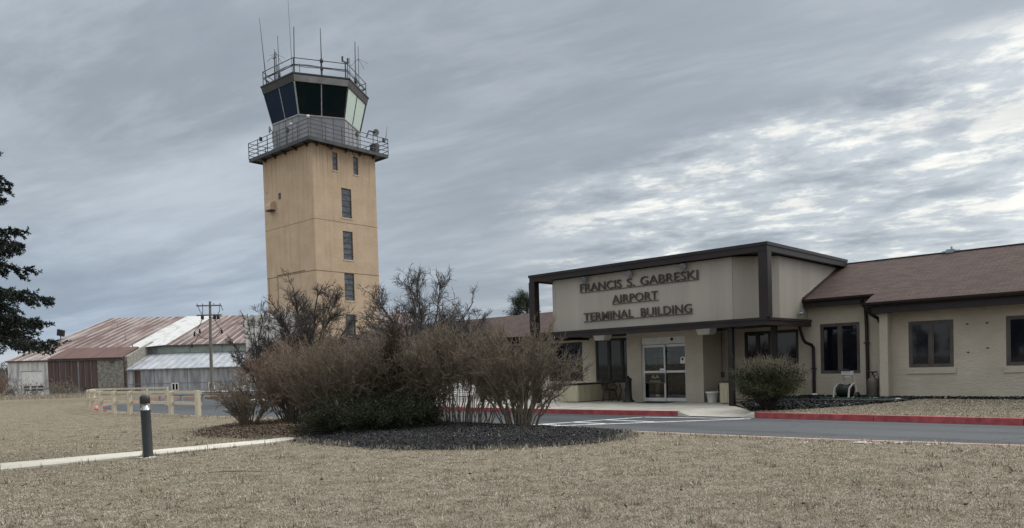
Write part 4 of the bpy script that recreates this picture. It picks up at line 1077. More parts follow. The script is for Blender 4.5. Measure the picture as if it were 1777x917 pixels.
cp.box(0.31, 1.19, 6.99, 7.2, 4.40, 5.46); cp.build('clerestory_post', M['greypanel'], HG)
MB().box(0.31, 33, 6.62, 6.72, zh(6.7) - 0.16, zh(6.7) + 0.03).build('eave_gutter', M['deck'], HG)
MB().box(-12.7, 0.0, -0.20, -0.12, 3.64, 3.80).build('eave_gutter', M['deck'], HG)
ro = MB()
ro.slab([(-12.7, -0.11, zh(-0.11)), (-0.002, -0.11, zh(-0.11)), (-0.002, 28, zh(28)), (-12.7, 28, zh(28))], 0.12)
ro.slab([(0.302, 6.73, zh(6.73)), (33, 6.73, zh(6.73)), (33, 28, zh(28)), (0.302, 28, zh(28))], 0.12)
ro.slab([(-0.001, 8.61, zh(8.61)), (0.301, 8.61, zh(8.61)), (0.301, 28, zh(28)), (-0.001, 28, zh(28))], 0.12)
ro.slab([(-12.7, 28, zh(28)), (33, 28, zh(28)), (33, 56, 3.8), (-12.7, 56, 3.8)], 0.12)
ro.build('roof', M['rustroof'], HG)
MB().add([(-12.35, 0.3, 3.7), (-12.35, 28, zh(28) - .15), (-12.35, 55.8, 3.7)], [(0, 1, 2)]).build('gable_wall', M['whitewall'], HG)
sw = MB(); sw.slab([(-1.7, 4.9, zh(4.9) + .05), (2.35, 6.78, zh(6.78) + .05), (2.35, 27.95, zh(27.95) + .05), (-1.7, 27.95, zh(27.95) + .05)], 0.035); sw.build('white_roof_strip', M['paleroof'], HG)
MB().prism_x([(-0.24, 3.83), (4.6, zh(4.6) + 0.10), (4.6, zh(4.6) + .36), (-0.24, 3.93)], -8.1, -0.01).build('red_roof_patch', M['redroof'], HG)
fo = MB().tube([(-12.35, 12, zh(12) - 0.1), (-12.35, 12, zh(12) + .75)], 0.06, 6).hexa([(-12.75, 11.8, zh(12) + .55), (-11.95, 11.8, zh(12) + .35), (-11.95, 12.2, zh(12) + .4), (-12.75, 12.2, zh(12) + .6)], [(-12.65, 11.8, zh(12) + 1.35), (-11.85, 11.8, zh(12) + 1.15), (-11.85, 12.2, zh(12) + 1.2), (-12.65, 12.2, zh(12) + 1.4)])
fo.build('roof_floodlight', M['black'], HG)
for (x, y) in ((-4.0, 11), (-0.9, 5.1), (-8.5, 20)): MB().tube([(x, y, zh(y)), (x, y, zh(y) + .7)], 0.08, 6).build('vent_pipe', M['galv'], HG)

SB = empty('block_shed', (-63.6, 99.0, 0), R(6), 'small grey flat-roofed block rising behind the left end of the rusty hangar', 'shed')
MB().box(-0.9, 0.9, 0, 2.5, -0.6, 5.85).build('wall', M['oldconc'], SB)
MB().box(-1.05, 1.05, -0.15, 2.65, 5.851, 6.15).build('roof', M['whitewall'], SB)

# ------------------------------------------------------------------ utility pole
UP = empty('utility_pole', (-31.6, 78.0, -0.45), R(4), 'weathered grey wooden utility pole with two crossarms in front of the lean-to', 'utility pole')
MB().tube([(0, 0, -0.1), (0, 0, 5), (0.12, 0, 9.75)], [0.19, 0.165, 0.12], 10).build('pole', M['polewood'], UP)
for z in (9.3, 8.3):
    MB().box(-1.25, 1.3, -0.20, -0.09, z - .07, z + .07).build('crossarm', M['polewood'], UP)
for x in (-1.15, -0.6, 0.55, 1.2):
    MB().lathe([(.03, 0), (.06, .06), (.05, .1), (.07, .14), (.04, .2), (0.01, .22)], (x, -0.145, 9.37), 10).build('insulator', M['galv'], UP)
for x in (-0.62, 0.62, 1.0):
    MB().lathe([(.14, 0), (.16, .05), (.16, .42), (.10, .5), (.04, .55)], (x, -0.30, 7.85), 12).build('cutout', M['black'], UP)
wr = MB(); 
for (p, q) in (((-1.15, -.15, 9.5), (-.62, -.3, 8.4)), ((-.6, -.15, 9.5), (-.62, -.3, 8.4)), ((1.2, -.15, 9.5), (1.0, -.3, 8.4)), ((1.3, -.15, 9.3), (1.55, -.15, 8.8)), ((-.62, -.3, 7.9), (-1.5, -.3, 6.6)), ((.62, -.3, 7.9), (1.3, -.3, 6.8)), ((-1.5, -.3, 6.6), (-.1, -.18, 5.8)), ((1.3, -.3, 6.8), (.1, -.18, 5.8)), ((-1.1, -.3, 6.2), (-1.8, -.3, 5.4))):
    m_ = ((p[0] + q[0]) / 2, p[1], (p[2] + q[2]) / 2 - .25); wr.tube([p, m_, q], 0.035, 4)
for p in ((-1.5, -.3, 6.6), (1.3, -.3, 6.8), (-1.8, -.3, 5.4), (-.95, -.3, 6.9)): wr.lathe([(.05, 0), (.12, .1), (.09, .4), (.04, .5)], (p[0], p[1], p[2] - .5), 8)
wr.build('drop_cable', M['black'], UP)

# ------------------------------------------------------------------ fences and guardrail round the car park
FN = empty('rail_fence', (-11.27, 26.48, 0), 0, 'pale timber two-rail fence curving round the end of the car park', 'fence')
fp = [(-11.27, 26.48), (-12.96, 28.05), (-15.72, 30.36), (-16.72, 31.01), (-18.0, 32.3), (-19.5, 34.3), (-21.0, 36.6), (-22.3, 38.9), (-23.2, 41.0)]
fp += [(-22.4, 41.6), (-20.4, 41.2), (-19.0, 40.7)]
rel = [(x + 11.27, y - 26.48) for x, y in fp]
fr_ = random.Random(5)
hts = [0.96, 0.92, 0.92, 0.93, 0.92, 0.93, 0.92, 0.93, 0.92, 0.92, 0.92, 0.93]
for i, (x, y) in enumerate(rel):
    j = min(i + 1, len(rel) - 1); i0 = max(i - 1, 0)
    ang = math.atan2(rel[j][1] - rel[i0][1], rel[j][0] - rel[i0][0])
    w_ = 0.085 if i else 0.105; c, s_ = math.cos(ang), math.sin(ang); tilt = fr_.uniform(-.015, .015)
    pts = [(x + c * u - s_ * v, y + s_ * u + c * v) for u, v in ((-w_, -.07), (w_, -.07), (w_, .07), (-w_, .07))]
    ap = hts[i]
    MB().hexa([(px_, py_, -0.1) for px_, py_ in pts], [(px_ + tilt, py_, ap) for px_, py_ in pts]).build('post', M['fence'], FN, bevel=0.012)
for i in range(len(rel) - 1):
    p, q = Vector((*rel[i], 0)), Vector((*rel[i + 1], 0)); t = (q - p).normalized() * 0.02
    n_ = Vector((-t.y, t.x, 0)).normalized() * -0.09
    for z0, z1 in ((0.90, 0.89), (0.49, 0.49)):
        MB().bar(p + t * -5 + n_ + Vector((0, 0, z0)), q + t * 5 + n_ + Vector((0, 0, z1)), 0.045, 0.105).build('rail', M['fence'], FN)
GR = empty('guardrail', (-20.4, 44.0, 0), 0, 'grey steel guardrail along the back of the car park below the lean-to', 'guardrail')
gm = MB(); prof = [(0, .34), (.06, .40), (0, .46), (.06, .52), (0, .58)]
gp, gq = Vector((-1.0, 0, 0)), Vector((7.6, -2.2, 0)); gd_ = (gq - gp).normalized(); gn = Vector((gd_.y, -gd_.x, 0))
for i in range(len(prof) - 1):
    (o0, z0), (o1, z1) = prof[i], prof[i + 1]
    gm.add([gp + gn * o0 + Vector((0, 0, z0 + .02)), gq + gn * o0 + Vector((0, 0, z0 + .02)), gq + gn * o1 + Vector((0, 0, z1 + .02)), gp + gn * o1 + Vector((0, 0, z1 + .02))], [(0, 1, 2, 3)])
    gm.add([gp + gn * (o0 - .01) + Vector((0, 0, z0 + .02)), gq + gn * (o0 - .01) + Vector((0, 0, z0 + .02)), gq + gn * (o1 - .01) + Vector((0, 0, z1 + .02)), gp + gn * (o1 - .01) + Vector((0, 0, z1 + .02))], [(3, 2, 1, 0)])
gm.build('beam', M['galv'], GR)
for k in range(6):
    p = gp.lerp(gq, (k + .3) / 6.0) - gn * 0.09; MB().box(p.x - .06, p.x + .06, p.y - .06, p.y + .06, -0.15, 0.60).build('post', M['galv'], GR)

# ------------------------------------------------------------------ bollard light
BL = empty('bollard_light', (-6.77, 13.66, 0), 0, 'charcoal cylindrical bollard light with a clear lens ring beside the path', 'bollard light')
BL.rotation_euler = (R(0.3), R(-0.9), R(20))
MB().lathe([(0.088, -0.02), (0.088, 0.015), (0.086, 0.02), (0.086, 0.875)], (0, 0, 0), 28).build('post', M['bollard'], BL)
MB().lathe([(0.018, 0.876), (0.018, 0.995)], (0, 0, 0), 12).lathe([(0.075, 0.878), (0.030, 0.985)], (0, 0, 0), 24).build('reflector', M['reflector'], BL)
mg_, ntg, bg_ = new_mat('lens_plastic'); bg_.inputs['Base Color'].default_value = (0.9, 0.92, 0.92, 1); setv(bg_, rough=0.05, trans=0.97, ior=1.2)
ln = MB(); nn = 28
ln.add([(0.084 * math.cos(2 * math.pi * k / nn), 0.084 * math.sin(2 * math.pi * k / nn), z) for z in (0.876, 0.995) for k in range(nn)], [(k, (k + 1) % nn, nn + (k + 1) % nn, nn + k) for k in range(nn)], True)
ln.build('lens', mg_, BL)
MB().lathe([(0.086, 0.995), (0.089, 1.0), (0.089, 1.085), (0.084, 1.115), (0.070, 1.14), (0.045, 1.158), (0.015, 1.165)], (0, 0, 0), 28).build('cap', M['bollcap'], BL)
st_r = random.Random(2)
stn = MB()
def pebble(mb, x, y, z, s, rnd):
    vs = []; ph = rnd.uniform(0, 6)
    for (r_, h_) in ((0.6, 0.0), (1.0, 0.3), (0.75, 0.62), (0.3, 0.75)):
        for k in range(7): vs.append((x + s * r_ * rnd.uniform(.75, 1.15) * math.cos(ph + k * .9), y + s * r_ * rnd.uniform(.75, 1.15) * math.sin(ph + k * .9), z + s * h_))
    mb.add(vs, [(i * 7 + k, i * 7 + (k + 1) % 7, (i + 1) * 7 + (k + 1) % 7, (i + 1) * 7 + k) for i in range(3) for k in range(7)] + [tuple(range(21, 28))])
for k in range(26):
    a = st_r.uniform(2.6, 6.9); d_ = st_r.uniform(0.09, 0.2)
    pebble(stn, -6.77 + d_ * math.cos(a), 13.66 + d_ * math.sin(a), -0.005, st_r.uniform(.014, .035), st_r)
tag(stn.build('gravel', M['stone']), kind='stuff', label='pale gravel packed round the foot of the bollard light')

# ------------------------------------------------------------------ things by the entrance
def bpos(a, b, z=0.0): return (*ab(a, b), z)
def planter(name_label, a0, a1, b0, b1, z0, h):
    r_ = empty('planter', bpos((a0 + a1) / 2, (b0 + b1) / 2, z0), YAW, name_label, 'planter', 'cream wooden planters by the entrance')
    w2, d2 = (a1 - a0) / 2, (b1 - b0) / 2
    m = MB(); t = 0.03
    def boards(p, q, n, horiz):
        for k in range(n):
            u0, u1 = p + (q - p) * k / n + .003, p + (q - p) * (k + 1) / n - .003
            if horiz: m.box(u0, u1, -d2, -d2 + t, 0.03, h); m.box(u0, u1, d2 - t, d2, 0.03, h)
            else: m.box(-w2, -w2 + t, u0, u1, 0.03, h); m.box(w2 - t, w2, u0, u1, 0.03, h)
    boards(-w2 + .032, w2 - .032, max(2, int(w2 * 2 / .14)), True); boards(-d2 + .002, d2 - .002, max(2, int(d2 * 2 / .14)), False)
    m.build('box', M['cream_wood'], r_)
    MB().box(-w2 + .04, w2 - .04, -d2 + .04, d2 - .04, h - .12, h - .05).build('soil', M['mulch'], r_)
    rm_ = MB().box(-w2 - .02, w2 + .02, -d2 - .02, -d2 + .05, h + .001, h + .035).box(-w2 - .02, w2 + .02, d2 - .05, d2 + .02, h + .001, h + .035).box(-w2 - .02, -w2 + .05, -d2 + .05, d2 - .05, h + .001, h + .035).box(w2 - .05, w2 + .02, -d2 + .05, d2 - .05, h + .001, h + .035)
    rm_.build('rim', M['darkframe'], r_)
    return r_
planter('long cream boarded planter left of the glass door, behind the bistro table', -3.25, -2.2, -1.15, 1.35, 0.004, 0.68)
planter('narrow cream boarded planter between the white flower pot and the green shrub', 3.57, 4.02, -0.60, 1.45, 0.004, 0.72)
planter('cream boarded planter by the downspout, half hidden behind the green shrub', 4.20, 5.62, 1.05, 1.58, 0.0, 0.72)

# bistro table and chairs
BT = empty('bistro_table', bpos(-1.15, 0.35, 0.006), YAW, 'small black iron bistro table left of the glass entrance door', 'table')
MB().lathe([(0.36, 0.73), (0.37, 0.745), (0.36, 0.76), (0.01, 0.762)], (0, 0, 0), 24).build('table_top', M['black'], BT)
for k in range(3):
    a = k * 2.094 + .5
    MB().tube([(0.26 * math.cos(a), 0.26 * math.sin(a), 0.73), (0.08 * math.cos(a), 0.08 * math.sin(a), 0.42), (0.28 * math.cos(a), 0.28 * math.sin(a), 0.0)], 0.014, 6).build('leg', M['black'], BT)
def iron_chair(loc, rz, lab):
    r_ = empty('iron_chair', loc, rz, lab, 'chair', 'black iron chairs at the bistro table')
    MB().lathe([(0.20, 0.43), (0.21, 0.445), (0.20, 0.46), (0.01, 0.462)], (0, 0, 0), 20).build('seat', M['black'], r_)
    for x, y in ((-.17, -.15), (.17, -.15), (-.17, .16), (.17, .16)):
        MB().tube([(x, y, .44), (x * 1.1, y * 1.1, .2), (x * 1.35, y * 1.35, 0)], 0.012, 6).build('leg', M['black'], r_)
    bk = MB(); arc = [(-.21, .17, .45), (-.23, .22, .65), (-.20, .24, .80), (-.10, .26, .88), (0, .265, .90), (.10, .26, .88), (.20, .24, .80), (.23, .22, .65), (.21, .17, .45)]
    bk.tube(arc, 0.013, 6)
    for x in (-.12, -.06, 0, .06, .12): bk.tube([(x, .19, .46), (x * 1.1, .24, .68), (x, .262, .885 - abs(x) * .3)], 0.008, 5)
    bk.tube([(-.225, .225, .66), (0, .25, .66), (.225, .225, .66)], 0.009, 5); bk.build('backrest', M['black'], r_)
    for s_ in (-1, 1): MB().tube([(s_ * .22, .20, .64), (s_ * .27, .02, .66), (s_ * .24, -.14, .62), (s_ * .20, -.16, .44)], 0.011, 6).build('armrest', M['black'], r_)
    return r_
iron_chair(bpos(-1.20, -0.40, 0.006), YAW + R(180), 'black wrought-iron chair with its arched back towards the road, nearest the door')
iron_chair(bpos(-1.85, 0.45, 0.006), YAW + R(80), 'black wrought-iron chair behind the planter on the far side of the bistro table')

UR = empty('ash_urn', bpos(-0.28, -0.48, 0.006), YAW, 'black tall tapering smoking urn with flared foot by the door pillar', 'ash urn')
MB().lathe([(0.22, 0), (0.22, 0.04), (0.15, 0.10), (0.125, 0.22), (0.12, 0.80), (0.14, 0.82), (0.14, 0.88)], (0, 0, 0), 20).build('body', M['black'], UR)
MB().lathe([(0.135, 0.881), (0.10, 0.92), (0.045, 0.94), (0.04, 1.0), (0.0, 1.01)], (0, 0, 0), 20).build('lid', M['black'], UR)

PT = empty('flower_pot', bpos(2.98, -0.02, 0.006), YAW, 'white plastic flower pot on the pavement right of the glass door', 'flower pot')
MB().lathe([(0.155, 0), (0.16, 0.01), (0.215, 0.33), (0.235, 0.335), (0.235, 0.39), (0.22, 0.39), (0.20, 0.33)], (0, 0, 0), 24).build('pot', M['white'], PT)
MB().lathe([(0.205, 0.33), (0.15, 0.35), (0.01, 0.36)], (0, 0, 0), 16).build('soil', M['mulch'], PT)
BK = empty('dark_bin', bpos(3.28, 0.25, 0.006), YAW, 'dark rubbish bin tucked between the white pot and the narrow planter', 'bin')
MB().lathe([(0.15, 0), (0.19, 0.5), (0.20, 0.5), (0.20, 0.56)], (0, 0, 0), 18).build('body', M['black'], BK)
MB().lathe([(0.205, 0.561), (0.17, 0.64), (0.05, 0.70), (0.01, 0.71)], (0, 0, 0), 18).build('lid', M['black'], BK)
mt = MB().box(0.35, 1.55, -0.95, -0.08, 0.006, 0.02).build('floor_mat', M['black'], None, (OX, OY, 0), YAW)
tag(mt, 'flat black floor mat in front of the sliding glass door', 'mat')

# hose reel cart
ez = 0.10
HC = empty('hose_cart', bpos(7.42, 0.35, ez + .03), YAW + R(-14), 'grey plastic hose reel cart with a dark coiled hose by the downspout', 'hose reel')
m = MB()
for s_ in (-1, 1):
    m.tube([(s_ * .26, -.25, .03), (s_ * .27, .12, .08), (s_ * .22, .22, .30), (s_ * .17, .20, .62), (s_ * .16, .12, .86)], [.034, .036, .036, .032, .032], 8)
    m.tube([(s_ * .26, -.25, .03), (s_ * .26, -.20, .36), (s_ * .24, -.02, .48), (s_ * .20, .17, .5)], 0.030, 8)
m.box(-.27, .27, -.30, -.20, .005, .06)
m.build('frame', simple('grey_plastic', (0.33, 0.315, 0.29), (0.42, 0.40, 0.37), 4, 0.5, 0.05), HC)
MB().box(-.19, .19, .08, .15, .78, .90).box(-.11, .11, .07, .16, .70, .735).build('handle_plate', simple('pale_plastic', (0.50, 0.49, 0.46), (0.58, 0.57, 0.54), 4, 0.5, 0.05), HC)
rl_ = MB()
for s_ in (-1, 1): rl_.lathe([(0.0, 0), (0.21, 0.0), (0.215, 0.02), (0.0, 0.02)], (s_ * .18 - .01, -.02, .30), 20, 'x')
rl_.build('reel', M['darkframe'], HC)
hs_ = MB(); pts = []
for k in range(9 * 16):
    t = k / 16; a = t * 2 * math.pi; x = -.15 + (t % 9) / 9 * .30; rr0 = .155 + .02 * math.sin(t * 3)
    pts.append((x, -.02 + rr0 * math.cos(a), .30 + rr0 * math.sin(a)))
hs_.tube(pts, 0.019, 6); hs_.build('coiled_hose', simple('dark_green_hose', (0.016, 0.026, 0.020), (0.03, 0.045, 0.035), 8, 0.5, 0.05), HC)
MB().tube([(-.10, .02, .93), (0, .05, .95), (.12, .02, .93)], 0.03, 6).build('grip', M['black'], HC)
for s_ in (-1, 1): MB().lathe([(0.0, 0), (0.11, 0.0), (0.12, 0.02), (0.12, 0.05), (0.0, 0.05)], (s_ * .31 - .025, .14, .12), 18, 'x').build('wheel', M['black'], HC)
TS = empty('tank_sprayer', bpos(8.02, 1.05, 0.14), YAW, 'brown tank sprayer with a black pump top leaning by the cream pier', 'sprayer')
MB().lathe([(0.14, 0), (0.17, 0.04), (0.17, 0.52), (0.14, 0.62), (0.06, 0.68), (0.05, 0.74)], (0, 0, 0), 18).build('tank', simple('dull_brown_tank', (0.085, 0.075, 0.06), (0.13, 0.115, 0.095), 3, 0.6, 0.1), TS)
MB().tube([(0, 0, .72), (0, 0, .84)], 0.035, 8).tube([(-.14, 0, .84), (.14, 0, .84)], 0.026, 8).tube([(.05, -.08, .70), (.18, -.1, .8), (.2, -.1, .6), (.18, -.12, .2)], 0.014, 6).build('pump', M['black'], TS)
gh = MB(); rr1 = random.Random(7); pts = []
for k in range(90):
    t = k / 89; a = 7.0 + 2.35 * t; b = -0.35 + 0.32 * math.sin(t * 37) * (1 - .3 * t) + 0.1 * rr1.uniform(-1, 1)
    aa = a + .28 * math.cos(t * 37); pts.append(bpos(aa, b, verge_z(b) + 0.045))
for k in range(1, 14): pts.append(bpos(9.3 - k * .38, -0.75 - .02 * k + .05 * math.sin(k), verge_z(-.9) + .05))
gh.tube(pts, 0.015, 6)
tag(gh.build('garden_hose', simple('green_hose', (0.028, 0.060, 0.040), (0.045, 0.085, 0.06), 8, 0.5, 0.05)), 'green garden hose lying in loose loops on the dark mulch bed', 'hose')
rk = MB(); pr = random.Random(11)
pebble(rk, 0, 0, 0, .13, pr); pebble(rk, .16, .05, 0, .09, pr); pebble(rk, -.15, .02, 0, .07, pr)
tag(rk.build('rock', M['stone'], None, bpos(9.15, -0.35, 0.13)), 'pale rough rock at the end of the green hose by the pier', 'rock')
pv = MB().box(-.16, .16, -.1, .1, 0, .05).build('paving_brick', M['stone'], None, bpos(8.3, 0.35, 0.16), YAW + .2, bevel=.008)
tag(pv, 'small pale paving brick lying at the foot of the cream pier', 'brick')

# white slatted benches by the pavement
def bench(loc, rz, lab, w=1.75):
    r_ = empty('slatted_bench', loc, rz, lab, 'bench', 'white slatted benches behind the bare shrubs')
    m = MB()
    for k in range(6): m.box(-w / 2, w / 2, .20 + .012 * k, .225 + .012 * k, .46 + k * .075, .46 + k * .075 + .05)
    m.build('backrest', M['white'], r_)
    m = MB()
    for k in range(5): m.box(-w / 2, w / 2, -.26 + k * .09, -.26 + k * .09 + .07, .42, .445)
    m.build('seat', M['white'], r_)
    m = MB()
    for k in range(4): m.box(-w / 2, w / 2, -.245, -.225, .06 + k * .085, .06 + k * .085 + .05)
    m.build('front_slats', M['white'], r_)
    for x in (-w / 2 + .03, 0, w / 2 - .03):
        MB().box(x - .03, x + .03, -.222, -.17, 0, .42).box(x - .03, x + .03, .14, .195, 0, .9).build('leg', M['white'], r_)
    return r_
bench((-2.25, 28.9, 0.005), YAW + R(8), 'white slatted bench seen through the bare shrubs, nearer the entrance')
bench((-5.6, 31.2, 0.005), YAW + R(8), 'white slatted bench mostly hidden behind the dark yew shrub', 1.2)

# parked car
CR = empty('parked_car', (-15.6, 47.6, -0.13), R(12), 'white hatchback parked beyond the bare shrubs in front of the lean-to', 'car')
prof = [(-2.05, .30), (-2.10, .62), (-1.95, .86), (-1.15, .98), (-.55, 1.42), (1.15, 1.46), (1.85, 1.02), (2.08, .92), (2.12, .38), (2.0, .28)]
n_ = len(prof); vs = []
for y, k in ((-.86, 1.0), (.86, 1.0)):
    for x, z in prof: vs.append((x, y * (0.80 if z > 1.2 else 1.0), z))
MB().add(vs, [tuple(range(n_)), tuple(range(2 * n_ - 1, n_ - 1, -1))] + [(i, n_ + i, n_ + (i + 1) % n_, (i + 1) % n_) for i in range(n_)]).build('body', simple('white_car_paint', (.60, .61, .62), (.66, .67, .68), 1, .2, 0, spec=.6), CR, bevel=0.05)
for s_ in (-1, 1):
    MB().add([(-1.0, s_ * .852, 1.0), (-.50, s_ * .735, 1.36), (1.08, s_ * .735, 1.39), (1.6, s_ * .852, 1.03)], [(0, 1, 2, 3)]).build('side_window', M['glass'], CR)
    for x in (-1.3, 1.35):
        w_ = MB().lathe([(.0, 0), (.31, 0), (.33, .03), (.33, .19), (.31, .22), (.0, .22)], (x, s_ * .80 - .11, .32), 20, 'y').build('wheel', M['black'], CR)
        MB().lathe([(.0, 0), (.19, 0), (.19, .02)], (x, s_ * .92 + .01, .32), 16, 'y').build('rim', M['galv'], w_)
    MB().box(-2.09, -1.9, s_ * .70 - .15, s_ * .70 + .15, .64, .78).build('headlight', M['reflector'], CR)
MB().add([(-1.10, -.66, 1.01), (-1.10, .66, 1.01), (-.60, .58, 1.40), (-.60, -.58, 1.40)], [(0, 1, 2, 3)]).build('windscreen', M['glass'], CR)

# small litter on the lawn
stk_ = MB().tube([(0, 0, .02), (.25, .03, .03), (.55, .02, .035), (.85, .06, .02)], [.006, .011, .009, .004], 6)
tag(stk_.build('fallen_stick', M['tw_tan'], None, (-4.55, 10.95, 0.02), R(-8)), 'bare pale stick lying on the dry lawn in front of the path', 'stick')
lf = MB(); lr = random.Random(3)
for (x, y, s) in ((5.9, 12.55, .05), (6.05, 12.45, .035), (6.2, 12.4, .03), (6.4, 12.35, .04), (6.75, 12.0, .03), (5.1, 12.9, .03)):
    for k in range(4): pebble(lf, x + lr.uniform(-.15, .15), y + lr.uniform(-.06, .06), 0.0, s * lr.uniform(.5, 1), lr)
tag(lf.build('gravel', M['stone']), kind='stuff', label='pale stone chips scattered on the lawn near the road edge')

# ------------------------------------------------------------------ plants
def rvec(rng, s=1.0): return rng.normal(size=3) * s
def unit(v): return v / (np.linalg.norm(v) + 1e-9)
def curve_to(p0, d0, L, n, rng, wob=0.12, bend=np.zeros(3)):
    pts = [np.array(p0, float)]; d = unit(np.array(d0, float))
    for i in range(n - 1):
        d = unit(d + rng.normal(size=3) * wob + bend); pts.append(pts[-1] + d * L / (n - 1))
    return np.array(pts)
def along(pts, t):
    x = t * (len(pts) - 1); i = min(int(x), len(pts) - 2); f = x - i
    return pts[i] * (1 - f) + pts[i + 1] * f, unit(pts[i + 1] - pts[i])
UPV = np.array([0, 0, 1.0])

def bare_shrub(label, loc, H, rx, ry, nst, mats, seed, base=0.28, shoots=9, subs=4, r0=0.015, vase=1.0, lo=0.25, group='leafless shrubs on the mulch bed', tw=0.0055):
    nst = int(nst * 1.55); shoots += 3
    rng = np.random.default_rng(seed)
    root = empty('bare_shrub', (loc[0], loc[1], 0.03), 0, label, 'shrub', group)
    stems, twigs = Twigs(), Twigs()
    for i in range(nst):
        th = rng.uniform(0, 2 * np.pi); u = np.sqrt(rng.uniform(0.02, 1))
        b = np.array([base * u * np.cos(th) * rx, base * u * np.sin(th) * ry, -0.03])
        hz = H * (1 - 0.30 * u ** 2.2) * rng.uniform(0.72, 1.0)
        th2 = th + rng.normal() * 0.25
        e = np.array([rx * u * np.cos(th2), ry * u * np.sin(th2), hz])
        n = 8; t = np.linspace(0, 1, n)[:, None]
        k = np.array([e[0] - b[0], e[1] - b[1], 0]); P = b + k * t ** (0.75 + 0.5 * vase) + UPV * e[2] * t ** 0.92
        P[1:] += rng.normal(size=(n - 1, 3)) * 0.034 * H / 2
        stems.add(P, r0 * rng.uniform(0.7, 1.3), 0.004)
        for s in range(shoots):
            ts = rng.uniform(lo, 1.0); p, d = along(P, ts)
            out = unit(np.array([p[0], p[1], 0.0]) + rvec(rng, 0.15))
            dd = unit(d * 0.55 + UPV * rng.uniform(0.1, 0.7) + out * rng.uniform(0.0, 0.55) + rvec(rng, 0.42))
            L = rng.uniform(0.18, 0.52) * H / 2.2 * (1.15 - 0.4 * ts)
            Q = curve_to(p, dd, L, 5, rng, 0.13, UPV * 0.07)
            if Q[-1][2] > H * 1.06: Q[:, 2] -= (Q[:, 2] - p[2]) * 0.5
            twigs.add(Q, 0.0088 * (1 - ts * .3), tw)
            for q in range(subs):
                p2, d2 = along(Q, rng.uniform(0.25, 1.0))
                Q2 = curve_to(p2, d2 * 0.6 + rvec(rng, 0.5) + UPV * 0.22, L * rng.uniform(0.3, 0.6), 4, rng, 0.14)
                twigs.add(Q2, tw * 1.15, tw * 0.7)
    stems.build('stems', mats[0], root, 5); twigs.build('twigs', mats[1], root, 3)
    return root
M_ = M
bare_shrub('smallest bare shrub, a loose fan of stems at the left end of the bed', (-7.25, 20.3), 1.50, 1.15, 0.95, 44, (M['stem_pale'], M['tw_olive']), 11, base=0.16, shoots=6, subs=3, r0=0.010)
bare_shrub('reddish brown bare shrub beside the small fan-shaped shrub', (-6.15, 21.2), 2.5, 1.75, 1.3, 78, (M['stem_pale'], M['tw_red']), 12, base=0.26, shoots=10, subs=4)
bare_shrub('wide olive brown bare shrub behind the left end of the dark yew', (-4.4, 18.8), 2.5, 1.85, 1.2, 100, (M['stem_pale'], M['tw_olive']), 13, base=0.42, shoots=10, subs=4)
bare_shrub('bare shrub growing up behind the yew around the brown-topped juniper', (-2.75, 18.9), 2.5, 1.5, 1.1, 84, (M['stem_pale'], M['tw_olive']), 14, base=0.55, shoots=10, subs=4)
bare_shrub('upright bare shrub with a thicket of straight stems over the black mulch', (-1.35, 18.4), 2.6, 1.35, 1.0, 46, (M['stem_pale'], M['tw_olive']), 15, base=0.62, shoots=14, subs=5, vase=0.5, lo=0.42)
bare_shrub('open vase-shaped bare shrub with crooked stems nearest the crossing', (0.15, 17.5), 2.5, 1.65, 1.15, 30, (M['stem_pale'], M['tw_olive']), 16, base=0.24, shoots=16, subs=6, r0=0.024, lo=0.30)

# dark evergreen yew and the juniper inside it
def foliage_clumps(rng, centres, per, spread, up=0.2, flat=0.6):
    C, D = [], []
    for c in centres:
        d = rng.normal(size=(per, 3)); d[:, 2] *= flat
        C.append(np.array(c) + d * spread * 0.5); D.append(d + np.array([0, 0, up]))
    return np.concatenate(C), np.concatenate(D)
def yew():
    rng = np.random.default_rng(21); root = empty('yew_shrub', (-3.3, 17.35, 0.02), 0, 'low spreading dark green yew at the foot of the bare shrubs', 'shrub')
    st = Twigs(); cs = []
    for i in range(150):
        th = rng.uniform(0, 2 * np.pi); rr = np.sqrt(rng.uniform(0, 1))
        L = 0.5 + 1.25 * rr
        P = curve_to((0.25 * np.cos(th), 0.2 * np.sin(th), 0), (np.cos(th) * rr * 1.1, np.sin(th) * rr * 0.6, 0.66 - 0.52 * rr), L * .88, 6, rng, 0.1)
        P[:, 2] = np.maximum(P[:, 2], 0.06)
        st.add(P, 0.014, 0.004)
        for s in range(9):
            p, d = along(P, rng.uniform(0.3, 1)); Q = curve_to(p, d + rvec(rng, .55), 0.26, 4, rng, .15); st.add(Q, .004, .002)
            for t in (.3, .55, .8, 1.0): cs.append(along(Q, t)[0])
    st.build('stems', M['bark_dark'], root)
    C, D = foliage_clumps(rng, cs, 9, 0.10, 0.35); leaf_mesh('foliage', C, D, 0.055, M['yew'], root, rng, 0.16)
yew()
def juniper():
    rng = np.random.default_rng(22); root = empty('juniper', (-2.95, 18.3, 0.02), 0, 'upright juniper with a browning pointed top inside the bare shrubs', 'shrub')
    st = Twigs(); cs = []
    st.add(curve_to((0, 0, 0), (0.03, 0, 1), 2.4, 8, rng, .03), .035, .008)
    for i in range(80):
        z = rng.uniform(0.3, 2.4); th = rng.uniform(0, 2 * np.pi); L = 0.42 * (1 - 0.62 * z / 2.6) + .06
        P = curve_to((0, 0, z), (np.cos(th), np.sin(th), 0.75), L, 5, rng, .12, UPV * .1); st.add(P, .008, .003)
        for t in np.linspace(.25, 1, 7): cs.append(P[0] + 0 * P[0] if False else along(P, t)[0])
    st.build('trunk', M['bark_dark'], root)
    C, D = foliage_clumps(rng, cs, 16, 0.11, 0.5, 0.9); leaf_mesh('crown', C, D, 0.06, M['juniper'], root, rng, 0.14)
juniper()
